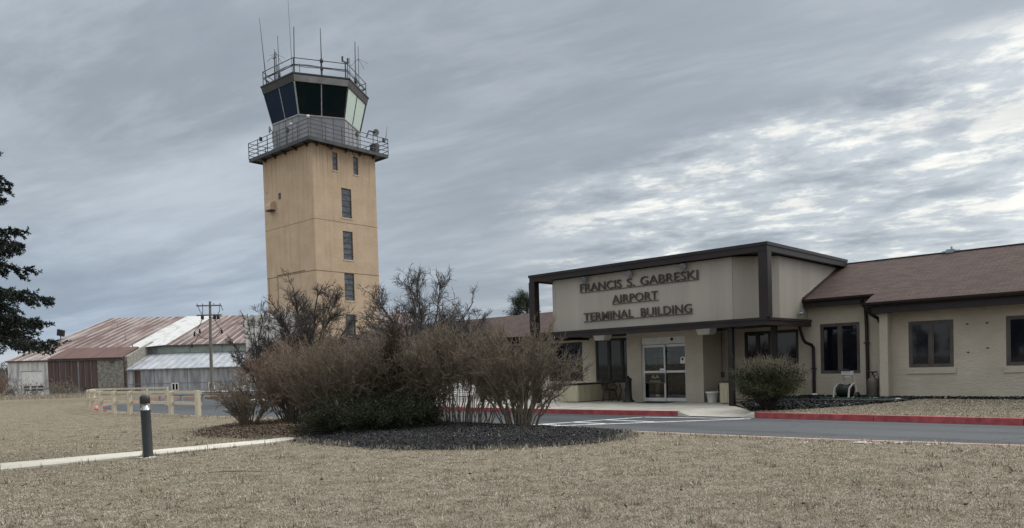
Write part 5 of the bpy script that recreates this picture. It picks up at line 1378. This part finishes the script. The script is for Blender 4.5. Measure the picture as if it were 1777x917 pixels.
def entrance_shrub():
    rng = np.random.default_rng(23); root = empty('evergreen_shrub', (7.38, 21.35, 0.03), 0, 'rounded green shrub with bare tan shoots on top, right of the entrance', 'shrub')
    st, tw = Twigs(), Twigs(); cs = []
    for i in range(190):
        th = rng.uniform(0, 2 * np.pi); u = np.sqrt(rng.uniform(0, 1)); zt = rng.uniform(0.25, 1.0)
        R_ = 0.98 * np.sin(np.pi * (0.12 + 0.70 * zt)) ** 0.6 * (1 + .10 * np.sin(3 * th + 5 * zt) + rng.normal() * .10)
        e = np.array([R_ * u * np.cos(th), 0.9 * R_ * u * np.sin(th), 0.12 + 1.38 * zt * (1 - .10 * u * u)])
        b = np.array([.15 * np.cos(th), .15 * np.sin(th), 0]); t = np.linspace(0, 1, 7)[:, None]
        P = b + (e - b) * t + np.array([0, 0, .12]) * np.sin(np.pi * t) + rng.normal(size=(7, 3)) * .018; st.add(P, .010, .003)
        for s in range(8):
            p, d = along(P, rng.uniform(.45, 1)); Q = curve_to(p, d + rvec(rng, .6) + UPV * .2, .24, 4, rng, .18); tw.add(Q, .004, .002)
            dens = 1 if p[2] < 1.1 or rng.random() < .35 else 0
            if dens:
                for t_ in (.25, .5, .75, 1.0): cs.append(along(Q, t_)[0])
    for i in range(420):     # bare shoots on the crown
        th = rng.uniform(0, 2 * np.pi); u = np.sqrt(rng.uniform(0, 1)) * .86
        p = np.array([u * np.cos(th), u * .9 * np.sin(th), 1.12 + .22 * (1 - u * u) + rng.uniform(-.12, .05)])
        Q = curve_to(p, np.array([u * np.cos(th) * .5, u * np.sin(th) * .5, .8]) + rvec(rng, .45), rng.uniform(.15, .36), 5, rng, .2); tw.add(Q, .0055, .0022)
    for i in range(7):
        th = rng.uniform(0, 2 * np.pi); u = rng.uniform(0, .6)
        tw.add(curve_to((u * np.cos(th), u * np.sin(th), 1.3), (np.cos(th) * .7, np.sin(th) * .7, .9), rng.uniform(.4, .6), 6, rng, .16), .006, .003)
    st.build('stems', M['bark_dark'], root); tw.build('twigs', M['tw_tan'], root)
    C, D = foliage_clumps(rng, cs, 8, 0.085, .3, .8); leaf_mesh('foliage', C, D, 0.045, M['boxleaf'], root, rng, .22)
entrance_shrub()

# leafless trees behind the drive
def bare_tree(label, loc, H, W, trunk_h, tr, nmain, seed, lean=(0, 0), mat='bark_grey', dens=1.0, z=0.0):
    rng = np.random.default_rng(seed); root = empty('bare_tree', (loc[0], loc[1], z), 0, label, 'tree', 'leafless trees behind the shrubs')
    tk, cr = Twigs(), Twigs()
    T = curve_to((0, 0, -.1), (lean[0] * .3, lean[1] * .3, 1), trunk_h, 6, rng, .05); tk.add(T, tr, tr * .75)
    zc = trunk_h + (H - trunk_h) * .22
    for i in range(nmain):
        f = (i + .5) / nmain; phi = np.arccos(1 - f * 1.02); th = i * 2.39996 + rng.normal() * .2
        tgt = np.array([W / 2 * np.sin(phi) * np.cos(th) + lean[0] * H * .4, W / 2 * np.sin(phi) * np.sin(th), zc + (H - zc) * np.cos(phi)]) * np.array([1, 1, 1]) * rng.uniform(.9, 1.04)
        p0 = T[-1 - (i % 3)]; mid = p0 + (tgt - p0) * .5 + np.array([-(tgt - p0)[0] * .10, -(tgt - p0)[1] * .10, .10 * W * np.sin(phi) * .5]); t = np.linspace(0, 1, 10)[:, None]
        P = (1 - t) ** 2 * p0 + 2 * t * (1 - t) * mid + t * t * tgt; P[1:] += rng.normal(size=(9, 3)) * .045
        L = np.linalg.norm(tgt - p0); tk.add(P, tr * rng.uniform(.34, .5), .016)
        for s in range(int(21 * dens)):
            ts = rng.uniform(.18, .98); p, dd = along(P, ts); L2 = min(L * rng.uniform(.22, .42) * (1.15 - .72 * ts), W * .22)
            out = unit(np.array([p[0], p[1], 0]) + rvec(rng, .3))
            Q = curve_to(p, dd * .6 + out * rng.uniform(.1, .7) + rvec(rng, .40) + UPV * .20, L2, 6, rng, .12, UPV * .02); cr.add(Q, tr * .22 * (1 - .5 * ts), .009)
            for q in range(7):
                t2 = rng.uniform(.2, 1); p2, d2 = along(Q, t2); L3 = L2 * rng.uniform(.25, .5)
                Q2 = curve_to(p2, d2 * .7 + rvec(rng, .45) + UPV * .18, L3, 5, rng, .12); cr.add(Q2, .0095, .0065)
                for w_ in range(5):
                    p3, d3 = along(Q2, rng.uniform(.2, 1)); cr.add(curve_to(p3, d3 * .8 + rvec(rng, .42) + UPV * .15, L3 * rng.uniform(.45, .95), 4, rng, .12), .0078, .0055)
    tk.build('trunk', M[mat], root, 8); cr.build('crown', M[mat], root, 3)
bare_tree('dense dark leafless tree standing in front of the tan tower', (-10.9, 40.2), 6.9, 5.6, 1.0, .17, 16, 31, mat='bark_dark')
bare_tree('broad spreading leafless tree between the tower and the terminal entrance', (-4.0, 34.6), 5.85, 7.4, 1.0, .15, 19, 32)
bare_tree('thin straggling leafless tree between the lean-to and the tower', (-13.5, 39.6), 5.4, 3.0, 1.0, .10, 9, 33, lean=(-.12, 0), dens=.75)
bare_tree('low twiggy leafless tree at the foot of the tower, next to the pale block', (-12.2, 38.4), 3.4, 3.2, .5, .08, 9, 34, dens=.8)

# spruce at the left edge
def spruce():
    rng = np.random.default_rng(41); root = empty('spruce_tree', (-9.88, 13.0, 0), 0, 'dark spruce reaching in from the left edge with drooping boughs', 'tree')
    tk, br = Twigs(), Twigs(); H = 9.2
    tk.add(np.array([[0, 0, z] for z in np.linspace(-.1, H, 12)]) + rng.normal(size=(12, 3)) * np.array([.015, .015, 0]), .17, .015)
    C, D = [], []; z = 2.46; k = 0
    while z < H - .25:
        rad = 1.95 - (z - 2.28) * .30
        rad = max(rad, .18)
        nb_ = 6 if z < 6 else 5
        for i in range(nb_):
            th = k * 2.4 + i * 2 * np.pi / nb_ + rng.normal() * .16; L = rad * rng.uniform(.74, 1.10)
            n = 9; t = np.linspace(0, 1, n)
            dirh = np.array([np.cos(th), np.sin(th), 0])
            P = np.array([0, 0, z + rng.uniform(-.1, .1)]) + dirh * (L * t)[:, None] + UPV * (L * (.10 * t - .62 * t ** 2 + .38 * t ** 3.2))[:, None]
            P[1:] += rng.normal(size=(n - 1, 3)) * .018
            br.add(P, .026 * min(1, rad), .006)
            side = np.array([-np.sin(th), np.cos(th), 0])
            m = int(15 * L) + 5
            for s in range(m):
                ts = .22 + .78 * (s + rng.random()) / m; p, d = along(P, ts); sg = 1 if s % 2 else -1
                l2 = (.16 + .34 * (1 - ts)) * L * .62 * rng.uniform(.6, 1.15) + .07
                Q = curve_to(p, d * .75 + side * sg * rng.uniform(.4, 1) + UPV * rng.uniform(-.5, .12), l2, 5, rng, .10, -UPV * .05); br.add(Q, .007, .003)
                subs = [Q]
                for s2 in range(3):
                    p3, d3 = along(Q, rng.uniform(.3, .95)); q3 = curve_to(p3, d3 + rvec(rng, .45) - UPV * .12, l2 * .45, 4, rng, .12); br.add(q3, .004, .002); subs.append(q3)
                for Qq in subs:
                    ll = np.linalg.norm(Qq[-1] - Qq[0]); nn = int(ll * 150) + 6
                    tt = rng.random(nn) * (len(Qq) - 1.001); ii = tt.astype(int); ff = (tt - ii)[:, None]
                    pp = Qq[ii] * (1 - ff) + Qq[ii + 1] * ff; dd = Qq[ii + 1] - Qq[ii]; dd /= np.linalg.norm(dd, axis=1, keepdims=True)
                    C.append(pp); D.append(dd * .8 + rng.normal(size=(nn, 3)) * .62)
        z += rng.uniform(.36, .50); k += 1
    tk.build('trunk', M['bark_dark'], root, 8); bo = br.build('boughs', M['bark_dark'], root)
    C = np.concatenate(C); D = np.concatenate(D)
    leaf_mesh('crown', C, D, .05, M['spruce'], root, rng, .2)
spruce()
def pine(loc, H, W, label, seed):
    rng = np.random.default_rng(seed); root = empty('pine_tree', (*loc, -.1), 0, label, 'tree')
    tk = Twigs(); T = curve_to((0, 0, 0), (.02, 0, 1), H * .96, 9, rng, .03); tk.add(T, .22, .03); cs = []
    for i in range(34):
        t = rng.uniform(.55, 1); p, d = along(T, t); th = rng.uniform(0, 2 * np.pi); L = W * .5 * rng.uniform(.5, 1.1) * (1.25 - .75 * (t - .55) / .45)
        P = curve_to(p, (np.cos(th), np.sin(th), .25), L, 6, rng, .16, UPV * .06); tk.add(P, .05, .012)
        for s in range(7):
            q, dd = along(P, rng.uniform(.4, 1)); q2 = curve_to(q, dd + rvec(rng, .7) + UPV * .3, .5, 4, rng, .2); tk.add(q2, .012, .006); cs += [along(q2, u)[0] for u in (.5, .8, 1.0)]
    tk.build('trunk', M['bark_dark'], root, 6)
    C, D = foliage_clumps(rng, cs, 26, .26, .3, .75); leaf_mesh('crown', C, D, .15, M['pine'], root, rng, .09)
pine((1.45, 60.5), 7.4, 3.6, 'dark green pine rising behind the roof left of the entrance', 51)

# scrub by the hangar, far woods
def scrub(label, loc, H, Wd, seed, mat, n=40):
    rng = np.random.default_rng(seed); root = empty('scrub_bush', (loc[0], loc[1], terrain_z(*loc)), 0, label, 'shrub', 'scrub in front of the hangar')
    st = Twigs()
    for i in range(n):
        th = rng.uniform(0, 6.283); u = rng.uniform(.1, 1); P = curve_to((.3 * Wd * u * np.cos(th), .3 * Wd * u * np.sin(th), -.05), (np.cos(th) * u * Wd / H * .6, np.sin(th) * u * Wd / H * .6, 1), H * rng.uniform(.5, 1), 6, rng, .14)
        st.add(P, .022, .010)
        for s in range(7):
            p, d = along(P, rng.uniform(.25, 1)); Q = curve_to(p, d * .6 + rvec(rng, .6), H * .28, 4, rng, .18); st.add(Q, .012, .008)
            for s2 in range(3):
                p2, d2 = along(Q, rng.uniform(.3, 1)); st.add(curve_to(p2, d2 + rvec(rng, .7), H * .13, 3, rng, .18), .009, .007)
    st.build('twigs', mat, root)
scrub('grey twiggy scrub in front of the hangar garage door', (-46.6, 70.5), 2.0, 3.0, 61, M['scrub'], 26)
scrub('dark scrub at the far left beside the hangar corner', (-50.2, 71.5), 2.7, 3.0, 62, M['tw_red'], 60)
scrub('low brown scrub between the two taller bushes left of the hangar', (-48.6, 69.0), 1.7, 2.6, 63, M['tw_red'], 40)
scrub('pale scrub between the garage door and the rusty panels', (-43.6, 72.0), 1.9, 2.4, 64, M['tw_tan'], 36)
scrub('small brown scrub under the rusty panels', (-38.8, 73.0), 1.3, 3.0, 65, M['scrub'], 40)
def woods():
    rng = np.random.default_rng(71); tw = Twigs()
    for i in range(260):
        x = rng.uniform(-300, -150); y = 262 + rng.uniform(0, 45); H = rng.uniform(4.5, 7.5)
        P = curve_to((x, y, -.5), (0, 0, 1), H, 5, rng, .06); tw.add(P, .22, .08)
        for s in range(9):
            p, d = along(P, rng.uniform(.3, 1)); Q = curve_to(p, d * .5 + rvec(rng, .8), H * .35, 4, rng, .15); tw.add(Q, .14, .09)
            for s2 in range(5):
                p2, d2 = along(Q, rng.uniform(.2, 1)); tw.add(curve_to(p2, d2 + rvec(rng, .8), H * .2, 3, rng, .2), .10, .08)
    o = tw.build('woods', M['scrub'], None)
    tag(o, kind='stuff', label='far leafless woods along the horizon at the left edge')
woods()
def woods_behind():
    rng = np.random.default_rng(72); tw = Twigs()
    for i in range(420):
        x = rng.uniform(-260, 260); y = -150 + rng.uniform(-40, 30); H = rng.uniform(9, 15)
        P = curve_to((x, y, -.5), (0, 0, 1), H, 5, rng, .06); tw.add(P, .35, .15)
        for s in range(10):
            p, d = along(P, rng.uniform(.3, 1)); Q = curve_to(p, d * .5 + rvec(rng, .8), H * .35, 4, rng, .15); tw.add(Q, .35, .2)
            for s2 in range(4): p2, d2 = along(Q, rng.uniform(.2, 1)); tw.add(curve_to(p2, d2 + rvec(rng, .8), H * .2, 3, rng, .2), .3, .2)
    tag(tw.build('woods', M['scrub'], None), kind='stuff', label='far woods across the field behind the viewer')
woods_behind()

# ------------------------------------------------------------------ mulch, litter and grass
def in_poly(px_, py_, poly):
    inside = np.zeros(len(px_), bool); n = len(poly); j = n - 1
    for i in range(n):
        xi, yi = poly[i]; xj, yj = poly[j]
        c = ((yi > py_) != (yj > py_)) & (px_ < (xj - xi) * (py_ - yi) / (yj - yi + 1e-12) + xi)
        inside ^= c; j = i
    return inside
def edge_dist(px_, py_, poly):
    d = np.full(len(px_), 1e9); n = len(poly)
    for i in range(n):
        ax, ay = poly[i]; bx, by = poly[(i + 1) % n]; vx, vy = bx - ax, by - ay
        t = np.clip(((px_ - ax) * vx + (py_ - ay) * vy) / (vx * vx + vy * vy), 0, 1)
        d = np.minimum(d, np.hypot(px_ - ax - t * vx, py_ - ay - t * vy))
    return d
black_bed = smooth_line([(2.55, 15.75), (1.9, 14.25), (0.75, 13.45), (-0.45, 13.3), (-2.06, 13.65), (-3.35, 14.7), (-4.5, 15.9), (-5.2, 17.3), (-4.9, 19.2), (-3.6, 20.9), (-2.3, 20.25), (0.05, 18.0), (2.55, 15.75)], 4)[:-1]
brown_bed = smooth_line([(-4.75, 16.6), (-5.6, 17.0), (-6.6, 17.5), (-7.7, 18.4), (-8.4, 20.2), (-8.2, 22.3), (-7.0, 23.2), (-5.2, 22.3), (-4.2, 20.8), (-4.4, 18.3), (-4.75, 16.6)], 4)[:-1]
def wav(x, y):
    return (np.sin(x * 3.1 + 1.3 * np.sin(y * 2.3)) * np.sin(y * 2.7 + 1.1 * np.sin(x * 1.9)) + .5 * np.sin(x * 7.3 + y * 5.1) * np.sin(y * 6.7 - x * 3.3))
def bed(name, poly, mat, chipmat, h, nch, seed, label, size, lift=1.0):
    rng = np.random.default_rng(seed); P = np.array(poly); lo, hi = P.min(0), P.max(0); st = .14
    gx, gy = np.meshgrid(np.arange(lo[0], hi[0] + st, st), np.arange(lo[1], hi[1] + st, st)); sh_ = gx.shape
    fx, fy = gx.ravel(), gy.ravel()
    ed = edge_dist(fx, fy, poly); ins = in_poly(fx, fy, poly)
    sd = np.where(ins, ed, -ed)
    zz = np.clip(sd / .9, -.3, 1) * h + .015 * wav(fx * 2, fy * 2) * (sd > 0)
    V = np.stack([fx, fy, zz], 1); idx = np.arange(len(fx)).reshape(sh_)
    q = np.stack([idx[:-1, :-1], idx[:-1, 1:], idx[1:, 1:], idx[1:, :-1]], -1).reshape(-1, 4)
    q = q[(sd[q] > -.12).all(1)]
    o = np_mesh(name, V, q, mat, None, True); tag(o, kind='structure')
    # chips
    n = nch; cx = rng.uniform(lo[0], hi[0], n * 3); cy = rng.uniform(lo[1], hi[1], n * 3)
    ed = edge_dist(cx, cy, poly); ins = in_poly(cx, cy, poly); keep = (ins | (ed < rng.exponential(.13, n * 3))); cx, cy, ed, ins = cx[keep][:n], cy[keep][:n], ed[keep][:n], ins[keep][:n]
    m = len(cx); cz = np.where(ins, np.clip(ed / .9, 0, 1), 0) * h + .012 + rng.uniform(0, .03, m) * lift
    ax = rng.uniform(0, 6.283, m); ln_ = size * rng.uniform(.5, 1.6, m); wd = size * rng.uniform(.2, .5, m)
    tz = rng.normal(0, .55 * lift, m)
    ux = np.stack([np.cos(ax) * np.cos(tz), np.sin(ax) * np.cos(tz), np.sin(tz)], 1); vx = np.stack([-np.sin(ax), np.cos(ax), rng.normal(0, .5, m)], 1)
    c = np.stack([cx, cy, cz], 1); U_ = ux * ln_[:, None] / 2; W_ = vx * wd[:, None] / 2
    V = np.stack([c - U_ - W_, c + U_ - W_ * .6, c + U_ * .9 + W_, c - U_ * 1.1 + W_ * .7], 1)
    o = np_mesh(name + '_chips' if name == 'mulch' else 'leaf_litter', V, np.arange(4 * m).reshape(m, 4), chipmat, None); tag(o, kind='stuff', label=label)
bed('mulch', black_bed, M['mulch'], M['chip'], .13, 60000, 81, 'black bark mulch chips heaped under the bare shrubs', .034)
M['brown_soil'] = simple('brown_bed_soil', (0.045, 0.034, 0.026), (0.12, 0.09, 0.065), 9, .95, .7, .03)
bed('soil_bed', brown_bed, M['brown_soil'], M['litter'], .06, 24000, 82, 'brown dead leaf litter under the small bare shrub', .06)
# mulch and soil along the terminal wall
wall_bed = [ab(4.3, -0.9), ab(6.3, -3.9), ab(7.4, -3.1), ab(8.2, -2.3), ab(9.2, -1.0), ab(9.6, 0.3), ab(16, 0.55), ab(24, 0.6), ab(24, 1.15), ab(8.6, 1.15), ab(8.3, 1.6), ab(4.3, 1.6)]
def wall_mulch():
    rng = np.random.default_rng(83); n = 120000; a = rng.uniform(4.2, 18, n); b = rng.uniform(-4, 1.62, n)
    x = OX + a * CA - b * SA; y = OY + a * SA + b * CA
    k = in_poly(x, y, wall_bed); a, b, x, y = a[k], b[k], x[k], y[k]; m = len(a)
    s = np.clip((b + 4.2) / 4.6, 0, 1); z = .008 + .16 * s * s * (3 - 2 * s) + .02 + rng.uniform(0, .02, m); z = np.where(a < 5.2, z * np.clip((a - 4) / 1.2, 0, 1) + .01, z)
    ax = rng.uniform(0, 6.283, m); L = rng.uniform(.015, .05, m)
    ux = np.stack([np.cos(ax), np.sin(ax), rng.normal(0, .3, m)], 1) * L[:, None]; vx = np.stack([-np.sin(ax), np.cos(ax), rng.normal(0, .3, m)], 1) * (L * rng.uniform(.3, .7, m))[:, None]
    c = np.stack([x, y, z], 1); V = np.stack([c - ux - vx, c + ux - vx * .6, c + ux * .9 + vx, c - ux * 1.1 + vx * .7], 1)
    tag(np_mesh('mulch_chips', V, np.arange(4 * m).reshape(m, 4), M['chip'], None), kind='stuff', label='dark mulch and soil along the foot of the terminal wall')
wall_mulch()

path_poly = pl + pu[::-1]
def blades(name, x, y, z, rng, label, lmin=.025, lmax=.06, lean=1.0, mat='blade', wbase=.0045):
    m = len(x); d = np.hypot(x, y); az = rng.uniform(0, 6.283, m); el = np.clip(rng.normal(.75, .35, m) / lean, .08, 1.5)
    L = rng.uniform(lmin, lmax, m); dirv = np.stack([np.cos(az) * np.cos(el), np.sin(az) * np.cos(el), np.sin(el)], 1)
    sd = np.stack([-np.sin(az), np.cos(az), rng.normal(0, .3, m)], 1) * (wbase * np.clip(d / 8, .8, 2.0) * rng.uniform(.6, 1.4, m))[:, None]
    c = np.stack([x, y, z], 1)
    V = np.stack([c - sd, c + sd, c + dirv * L[:, None]], 1)
    o = np_mesh(name, V, np.arange(3 * m).reshape(m, 3), M[mat], None); return tag(o, kind='stuff', label=label)
def lawn_grass():
    rng = np.random.default_rng(91); N = 1300000
    r = 1 / (1 / 5.0 + rng.random(N) * (1 / 34.0 - 1 / 5.0)); th = rng.uniform(-.72, .72, N)
    x = r * np.tan(th); y = r
    keep = in_poly(x, y, lawn) & ~in_poly(x, y, path_poly) & ~in_poly(x, y, black_bed) & ~in_poly(x, y, brown_bed)
    keep &= (edge_dist(x, y, near) > .16) | (rng.random(N) < .04)
    pat = .6 * wav(x * .7, y * .7) + .7 * wav(x * 2.3 + 3, y * 2.3) + .5 * wav(x * 4.1 + 9, y * 4.3)
    keep &= rng.random(N) < np.clip(.74 + .40 * pat, .14, 1)
    x, y = x[keep], y[keep]
    blades('lawn_grass', x, y, np.zeros(len(x)) - .002, rng, 'short dry winter lawn grass in front of the terminal', 0.014, .042, 1.5, wbase=.0026)
    # longer tufts along the mulch, kerb and path edges
    pts = []
    for poly, n, s in ((black_bed, 5200, .10), (brown_bed, 2500, .12), (path_poly, 3000, .03)):
        P = np.array(poly + [poly[0]]); seg = rng.integers(0, len(P) - 1, n); t = rng.random((n, 1)); q = P[seg] * (1 - t) + P[seg + 1] * t + rng.normal(0, s, (n, 2)); pts.append(q)
    P = np.array(near[5:60]); seg = rng.integers(0, len(P) - 1, 5000); t = rng.random((5000, 1)); q = P[seg] * (1 - t) + P[seg + 1] * t + np.stack([-rng.exponential(.10, 5000) - .14, -rng.exponential(.10, 5000) - .14], 1); pts.append(q)
    q = np.concatenate(pts); k = ~in_poly(q[:, 0], q[:, 1], path_poly) & in_poly(q[:, 0], q[:, 1], lawn) & ((wav(q[:, 0], q[:, 1]) + rng.normal(0, .5, len(q))) > -.1); q = q[k]
    # scattered clumps
    cl = []
    for i in range(150):
        yy = 1 / (1 / 6.5 + rng.random() * (1 / 20 - 1 / 6.5)); xx = yy * rng.uniform(-.7, .7); cl.append(np.stack([rng.normal(xx, .06, 26), rng.normal(yy, .06, 26)], 1))
    c = np.concatenate(cl); k = in_poly(c[:, 0], c[:, 1], lawn) & ~in_poly(c[:, 0], c[:, 1], path_poly) & ~in_poly(c[:, 0], c[:, 1], black_bed); q = np.concatenate([q, c[k]])
    blades('grass_tufts', q[:, 0], q[:, 1], np.zeros(len(q)), rng, 'longer dry grass tufts along the bed, path and kerb edges', .05, .12, .75)
    n = 80000; a = rng.uniform(4.4, 22, n); b = rng.uniform(-4.3, 1.1, n); xx = OX + a * CA - b * SA; yy = OY + a * SA + b * CA
    k = ((~in_poly(xx, yy, wall_bed)) & ~((a < 6.6) & (b < -.8 - (a - 4) * 1.4 + .15))) | ((rng.random(n) < .10) & (a > 6.6)); a, b, xx, yy = a[k], b[k], xx[k], yy[k]; s = np.clip((b + 4.2) / 4.6, 0, 1)
    blades('verge_grass', xx, yy, .008 + .16 * s * s * (3 - 2 * s), rng, 'dry grass on the verge between the red kerb and the terminal wall', .02, .06, 1.2, wbase=.003)
    # fallen leaves and bits
    n = 1500; r = 1 / (1 / 5.5 + rng.random(n) * (1 / 26.0 - 1 / 5.5)); x = r * rng.uniform(-.75, .75, n); y = r
    k = in_poly(x, y, lawn) & ~in_poly(x, y, path_poly); x, y = x[k], y[k]; m = len(x); ax = rng.uniform(0, 6.283, m); sz = rng.uniform(.010, .030, m)[:, None]
    u = np.stack([np.cos(ax), np.sin(ax), rng.normal(0, .35, m)], 1) * sz; v = np.stack([-np.sin(ax), np.cos(ax), rng.normal(0, .35, m)], 1) * sz * .7; c = np.stack([x, y, np.full(m, .026)], 1)
    tag(np_mesh('fallen_leaves', np.stack([c - u, c - v * .9, c + u, c + v], 1), np.arange(4 * m).reshape(m, 4), M['litter'], None), kind='stuff', label='small dead brown leaves scattered over the lawn')
    n = 26000; x = rng.uniform(-52, -26, n); y = 62 + rng.normal(0, 3.2, n) + 6; 
    tz = np.clip((y - 62) / 22, 0, 1); blades('weeds', x, y, -.14 - .31 * tz * tz * (3 - 2 * tz), rng, 'tall pale weeds along the foot of the hangar', .25, .6, .62, 'blade', .006)
lawn_grass()
